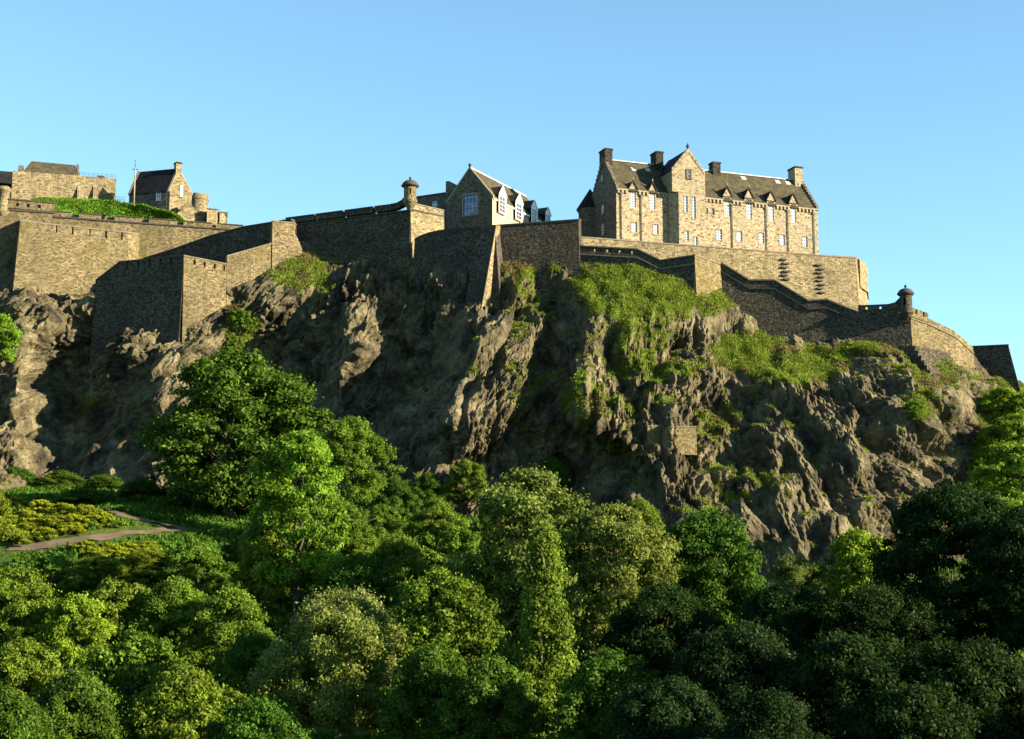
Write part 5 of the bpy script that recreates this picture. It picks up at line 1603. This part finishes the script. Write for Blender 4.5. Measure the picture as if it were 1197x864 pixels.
for i, (k, (shp, rad, hgt, clear, nc_, nl, leaf, lm, rb, blos)) in enumerate(PROTO.items()):
    p, d, cen, _ = crown_arrays(300 + i * 7, shp, nc_, nl, leaf, clump_r={'cone': 0.34, 'dome': 0.24}.get(shp, 0.23), asp=rad / hgt)
    if shp == 'cone':
        p = cen[0:0].reshape(0, 3) if False else p
    # clump thickness in z follows the crown radius, not its height
    sc = (rad, rad, hgt)
    cr = crown_mesh('crown', p + np.array([0, 0, clear / hgt]), d, sc, leaf, LF[lm], i)
    tr = trunk_mesh(cen, sc, clear, i, rb, M['pale_bark'] if k in ('birch', 'hawthorn') else M['bark'])
    bl_ = None
    if blos:
        sel_ = (d[:, 2] > 0.15) & (rng.random(len(p)) < (0.16 if blos == 'may' else 0.75))
        ps = p[sel_] + d[sel_] * 0.02 + np.array([0, 0, clear / hgt])
        bl_ = crown_mesh('blossom', ps, d[sel_], sc, leaf * (0.62 if blos == 'may' else 0.95), LF[blos], i + 50, 0.7)
    MESH[k] = (cr, tr, bl_, rad, hgt + clear)

def plant(kind, name, label, cat, px, top, D, width, group, base=None, rot=None, sink=0.0):
    """a tree standing at depth D whose crown spans `width` photo pixels and whose top is at `top`"""
    q = P(px, top, D)
    zb = gz(q.x, D) if base is None else P(px, base, D).z
    zb -= sink
    H = q.z - zb
    cr, tr, bl_, rad, hgt = MESH[kind]
    s = (width / 2) * D / F / (rad * 1.08)
    sz = min(H / hgt, s * 1.15)                           # crowns keep their shape: a longer bole carries them instead
    t = thing(name, label, cat, (q.x, D, zb), group)
    a = rng.random() * 6.28
    for nm, me in (('trunk', tr), ('crown', cr), ('blossom', bl_)):
        if me is not None:
            o = bpy.data.objects.new(nm, me)
            C.objects.link(o)
            o.parent = t
            o.rotation_euler = (0, 0, a)
            o.scale = (s, s, H / hgt if nm == 'trunk' else sz)
            if nm != 'trunk':
                o.location = (0, 0, H - sz * hgt)
    return t
TG, SG = 'trees below the crag', 'shrubs on the slope below the crag'
T = [
 ('sycamore', 'tree', 'large dark green spreading tree standing before the rock above the end of the earth path', 'tree', 274, 419, 223, 208, TG),
 ('lime', 'tree', 'upright yellow green tree directly right of the large spreading tree', 'tree', 350, 508, 172, 118, TG),
 ('sycamore_b', 'tree', 'narrow mid green tree against bare rock, right of the upright yellow green tree', 'tree', 413, 492, 206, 82, TG),
 ('ash', 'tree', 'tall pale green many headed tree left of centre with the conical tree before it', 'tree', 622, 556, 162, 172, TG),
 ('ash', 'tree', 'lower pale green tree just right of the tall many headed one', 'tree', 722, 596, 158, 138, TG),
 ('birch', 'tree', 'narrow conical yellow green tree with a pale trunk near the bottom centre', 'tree', 637, 622, 118, 108, TG),
 ('sycamore', 'tree', 'rich green round headed tree under the long crag, right of the pale green trees', 'tree', 830, 602, 166, 150, TG),
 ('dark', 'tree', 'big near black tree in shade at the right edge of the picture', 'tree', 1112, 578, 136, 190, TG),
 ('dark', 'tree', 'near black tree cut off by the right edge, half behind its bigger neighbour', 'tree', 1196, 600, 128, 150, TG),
 ('lime', 'tree', 'lit yellow green tree top between two dark trees below the crag', 'tree', 1006, 624, 172, 112, TG),
 ('small_lime', 'tree', 'small bright leafy tree cut off by the left edge before the bastion rock', 'tree', -2, 370, 257, 66, TG),
 ('lime', 'tree', 'tall light green tree on the hillside below the end wall', 'tree', 1186, 520, 218, 90, TG),
 ('lime', 'tree', 'light green tree cut off by the right edge behind the near black tree', 'tree', 1172, 586, 180, 100, TG),
 ('hawthorn', 'tree', 'wide blossoming tree covered in cream flowers at the bottom', 'tree', 398, 700, 124, 196, TG),
 ('hawthorn', 'tree', 'white flowering bush under the crag right of the rich green round headed tree', 'tree', 930, 654, 172, 84, TG),
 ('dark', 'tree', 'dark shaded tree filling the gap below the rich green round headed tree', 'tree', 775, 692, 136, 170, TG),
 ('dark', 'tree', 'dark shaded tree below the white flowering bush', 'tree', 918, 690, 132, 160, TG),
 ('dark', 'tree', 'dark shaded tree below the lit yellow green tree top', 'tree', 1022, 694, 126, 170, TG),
 ('sycamore_b', 'tree', 'mid green tree behind the cream blossoming tree on its right side', 'tree', 512, 676, 138, 150, TG),
 ('sycamore_b', 'tree', 'mid green leafy tree below the upright yellow green tree', 'tree', 330, 606, 176, 120, TG),
]
S = [
 ('olive_shrub', 'olive green bush at the left edge level with the earth path', -14, 572, 172, 70),
 ('olive_shrub', 'tall olive brown bush at the left edge below the earth path', 12, 668, 150, 130),
 ('small', 'green bush just below the near end of the earth path', 62, 652, 178, 74),
 ('olive_shrub', 'yellow green bush below the middle of the earth path', 118, 652, 184, 78),
 ('olive_shrub', 'yellow tinted bush below the far end of the earth path', 172, 644, 188, 84),
 ('shrub', 'round green shrub on the lit slope under the large spreading tree', 232, 640, 186, 96),
 ('deep_shrub', 'dark green shrub touching the foot of the large spreading tree', 300, 612, 196, 90),
 ('small', 'mid green shrub in the middle of the lit slope at left', 140, 682, 160, 110),
 ('shrub', 'leafy shrub right of the mid green one on the lit slope', 208, 682, 158, 110),
 ('small_lime', 'bright green shrub above the lowest bushes at left', 90, 700, 148, 96),
 ('shrub', 'green shrub under the mid green leafy tree at left of centre', 272, 694, 154, 120),
 ('deep_shrub', 'deep green shrub left of the cream blossoming tree', 300, 740, 130, 120),
 ('small', 'large leafy bush in the lower left, lit along its top', 160, 744, 132, 140),
 ('shrub', 'leafy bush at the bottom left edge', 24, 756, 126, 140),
 ('deep_shrub', 'deep green bush at the bottom between the two lower left bushes', 92, 792, 112, 160),
 ('shrub', 'leafy bush along the bottom left of the cream blossoming tree', 220, 790, 114, 170),
 ('deep_shrub', 'dark bush in the very bottom left corner', 5, 812, 104, 150),
 ('deep_shrub', 'dark bush at the bottom edge under the cream blossoming tree', 300, 826, 104, 160),
 ('shrub', 'low green shrub on the slope between the narrow mid green tree and pale trees', 470, 632, 172, 104),
 ('olive_shrub', 'yellow flowered shrub right of the mid green leafy tree', 425, 632, 180, 70),
 ('deep_shrub', 'dark shrub at the foot of the crag above the blossoming tree', 420, 655, 168, 120),
 ('small', 'shrub with lit top between the slope and the tall pale green tree', 530, 616, 178, 90),
 ('deep_shrub', 'dark shrub at bottom centre between the blossoming and conical trees', 505, 762, 116, 150),
 ('deep_shrub', 'dark shrub hidden low beneath the conical tree', 575, 776, 112, 150),
 ('blue_shrub', 'dark bluish rounded shrub at the bottom right of centre', 872, 736, 106, 190),
 ('blue_shrub', 'bluish shrub at the bottom edge left of the dark rounded one', 790, 800, 98, 170),
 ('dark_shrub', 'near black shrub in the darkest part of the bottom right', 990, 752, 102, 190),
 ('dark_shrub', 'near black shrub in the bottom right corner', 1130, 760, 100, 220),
 ('deep_shrub', 'dark shrub at the bottom below the pale lower tree', 715, 768, 108, 150),
 ('dark_shrub', 'low near black shrub at the bottom edge under the near black trees', 1060, 810, 92, 200),
 ('blue_shrub', 'low bluish shrub at the bottom edge below the dark rounded shrub', 900, 815, 92, 170),
 ('shrub', 'green shrub below the big dark green tree beside the upright yellow green tree', 395, 590, 190, 90),
 ('deep_shrub', 'green shrub at the crag foot right of the narrow mid green tree', 462, 562, 226, 60),
 ('shrub', 'leafy shrub at the crag foot above the yellow flowered shrub', 446, 594, 212, 70),
 ('small', 'mid green shrub at the crag foot left of the tall pale tree top', 585, 574, 222, 60),
 ('shrub', 'shrub under bare rock midway between the narrow mid green tree and the tall pale tree', 512, 588, 214, 80),
 ('deep_shrub', 'dark shrub on the grass beyond the end of the earth path', 214, 575, 228, 56),
 ('shrub', 'shrub at the crag foot beside the rich green round headed tree', 745, 588, 200, 70),
]
LOW = [(18, 'low dark shrub at the left edge on the grass under the shaded rock', 548, 60), (72, 'low dark shrub on the grass at the foot of the lit left rock', 552, 70), (122, 'low dark shrub on the shaded grass between the rock foot and the path end', 556, 62), (168, 'low dark shrub on the grass left of the large spreading tree', 562, 66), (100, 'lowest dark shrub on the grass just above the yellow patch', 572, 80)]
for px, lab, y, wd in LOW:
    g_ = ghit(px, y + 18, 150)
    plant('deep_shrub', 'shrub', lab, 'shrub', px, y, g_.y, wd, SG, sink=0.4)
for k, nm, lab, cat, px, top, D, wd, g in T:
    base = {'small bright leafy tree cut off by the left edge before the bastion rock': 452, 'tall light green tree on the hillside below the end wall': 640}.get(lab)
    plant(k, nm, lab, cat, px, top, D, wd, g, base=base)
for k, lab, px, top, D, wd in S:
    plant(k, 'shrub', lab, 'shrub', px, top, D, wd, SG)
GOR = [(30, 598, 0), (8, 614, 0), (52, 618, 0), (74, 604, 0), (90, 604, 0), (118, 600, 0), (26, 622, 0), (136, 640, 0), (112, 642, 0), (-4, 584, 208), (22, 582, 209), (48, 586, 209), (74, 590, 210), (60, 604, 205), (14, 604, 204), (36, 612, 202), (100, 634, 196), (124, 636, 195), (150, 636, 195), (172, 634, 196), (100, 592, 212), (84, 612, 206)]
for px, top, D in GOR:
    g_ = ghit(px, top + 14, 150)
    plant('gorse', 'gorse_bush', 'yellow flowering bush among the yellow patch beside the earth path at left', 'bush', px, top, g_.y, 40, 'yellow flowering bushes by the path', sink=0.2)
# bushes rooted on the rock itself
for k, lab, px, top, base, D, wd in (
    ('small', 'green bush in the gully below the forward bastion', 281, 362, 402, 279, 30),
    ('small', 'lower green bush in the gully above the large spreading tree', 274, 392, 428, 275.5, 26),
    ('small', 'green bush at the foot of the crag left of the tall pale tree', 548, 540, 596, 240, 52),
    ('deep_shrub', 'dark green bush at the foot of the crag beside bare rock', 500, 556, 606, 238, 56),
    ('deep_shrub', 'dark bush on the shaded foot of the crag above the tall pale green tree', 645, 536, 584, 243, 44),
    ('small', 'dark green bush in the hollow on the right half of the crag', 1068, 470, 496, 251.5, 26),
    ('small_lime', 'bright bush on the hillside directly below the end wall', 1172, 456, 500, 270, 60),
    ('small_lime', 'light bush at the right edge below the end wall', 1198, 462, 520, 266, 70),
    ('lime', 'tall light green bush at the right edge under the end wall bushes', 1186, 486, 585, 255, 84),
    ('small_lime', 'light green bush on the hillside between the dark rock edge and the right edge', 1160, 522, 580, 252, 70),
    ('small_lime', 'bright bush halfway down the hillside at the right edge', 1160, 500, 560, 258, 56),
    ('small_lime', 'bright bush beside the dark rock at the hillside foot', 1150, 548, 620, 246, 60)):
    D = rock_D(px, base) - 0.4
    plant(k, 'shrub', lab, 'shrub', px, top, D, wd, 'bushes rooted on the crag', base=base, sink=0.6)
# unseen tree belt added west of the frame to shade the lower right
for i, (x, y, h, w_) in enumerate(((62, 96, 27, 22), (64, 116, 29, 22), (60, 134, 30, 22), (74, 150, 30, 24), (70, 80, 26, 22), (56, 70, 20, 20), (86, 104, 34, 24))):
    cr, tr, bl_, rad, hgt = MESH['sycamore']
    t = thing('tree', 'unseen tall tree added beyond the right edge to shade the lower right', 'tree', (x, y, gz(x, y)), 'added shade trees')
    t.scale = (w_ / 2 / rad, w_ / 2 / rad, h / hgt)
    t.rotation_euler = (0, 0, i * 1.3)
    for nm, me in (('trunk', tr), ('crown', cr)):
        o = bpy.data.objects.new(nm, me); C.objects.link(o); o.parent = t
# undergrowth over the slope between the trees
r3 = np.random.default_rng(21)
ux = r3.uniform(-80, 75, 110000); uy = r3.uniform(118, 262, 110000)
keep = vnoise(ux / 6, uy / 6, ux * 0, 4) > -0.6
V0 = np.array(V1)
for vv in (V1, V2):
    a_ = np.array(vv)[2::5]
    dd = np.min((ux[:, None] - a_[None, ::3, 0]) ** 2 + ((uy[:, None] - a_[None, ::3, 1]) * 1.2) ** 2, 1)
    keep &= dd > 6
ux, uy = ux[keep], uy[keep]
up_ = np.stack([ux, uy, ground_z(ux, uy)], -1)
V, f = blades(up_, None, 0.75, 0.14, 4, 0.6, 5)
o = link('undergrowth', mesh_np('undergrowth', V, f, 4, LF['deep'])); o['kind'] = 'stuff'; o['label'] = 'rough green undergrowth covering the slope between the shrubs'; o['category'] = 'undergrowth'  # deep green leaves carry the tree shade on the slope as colour
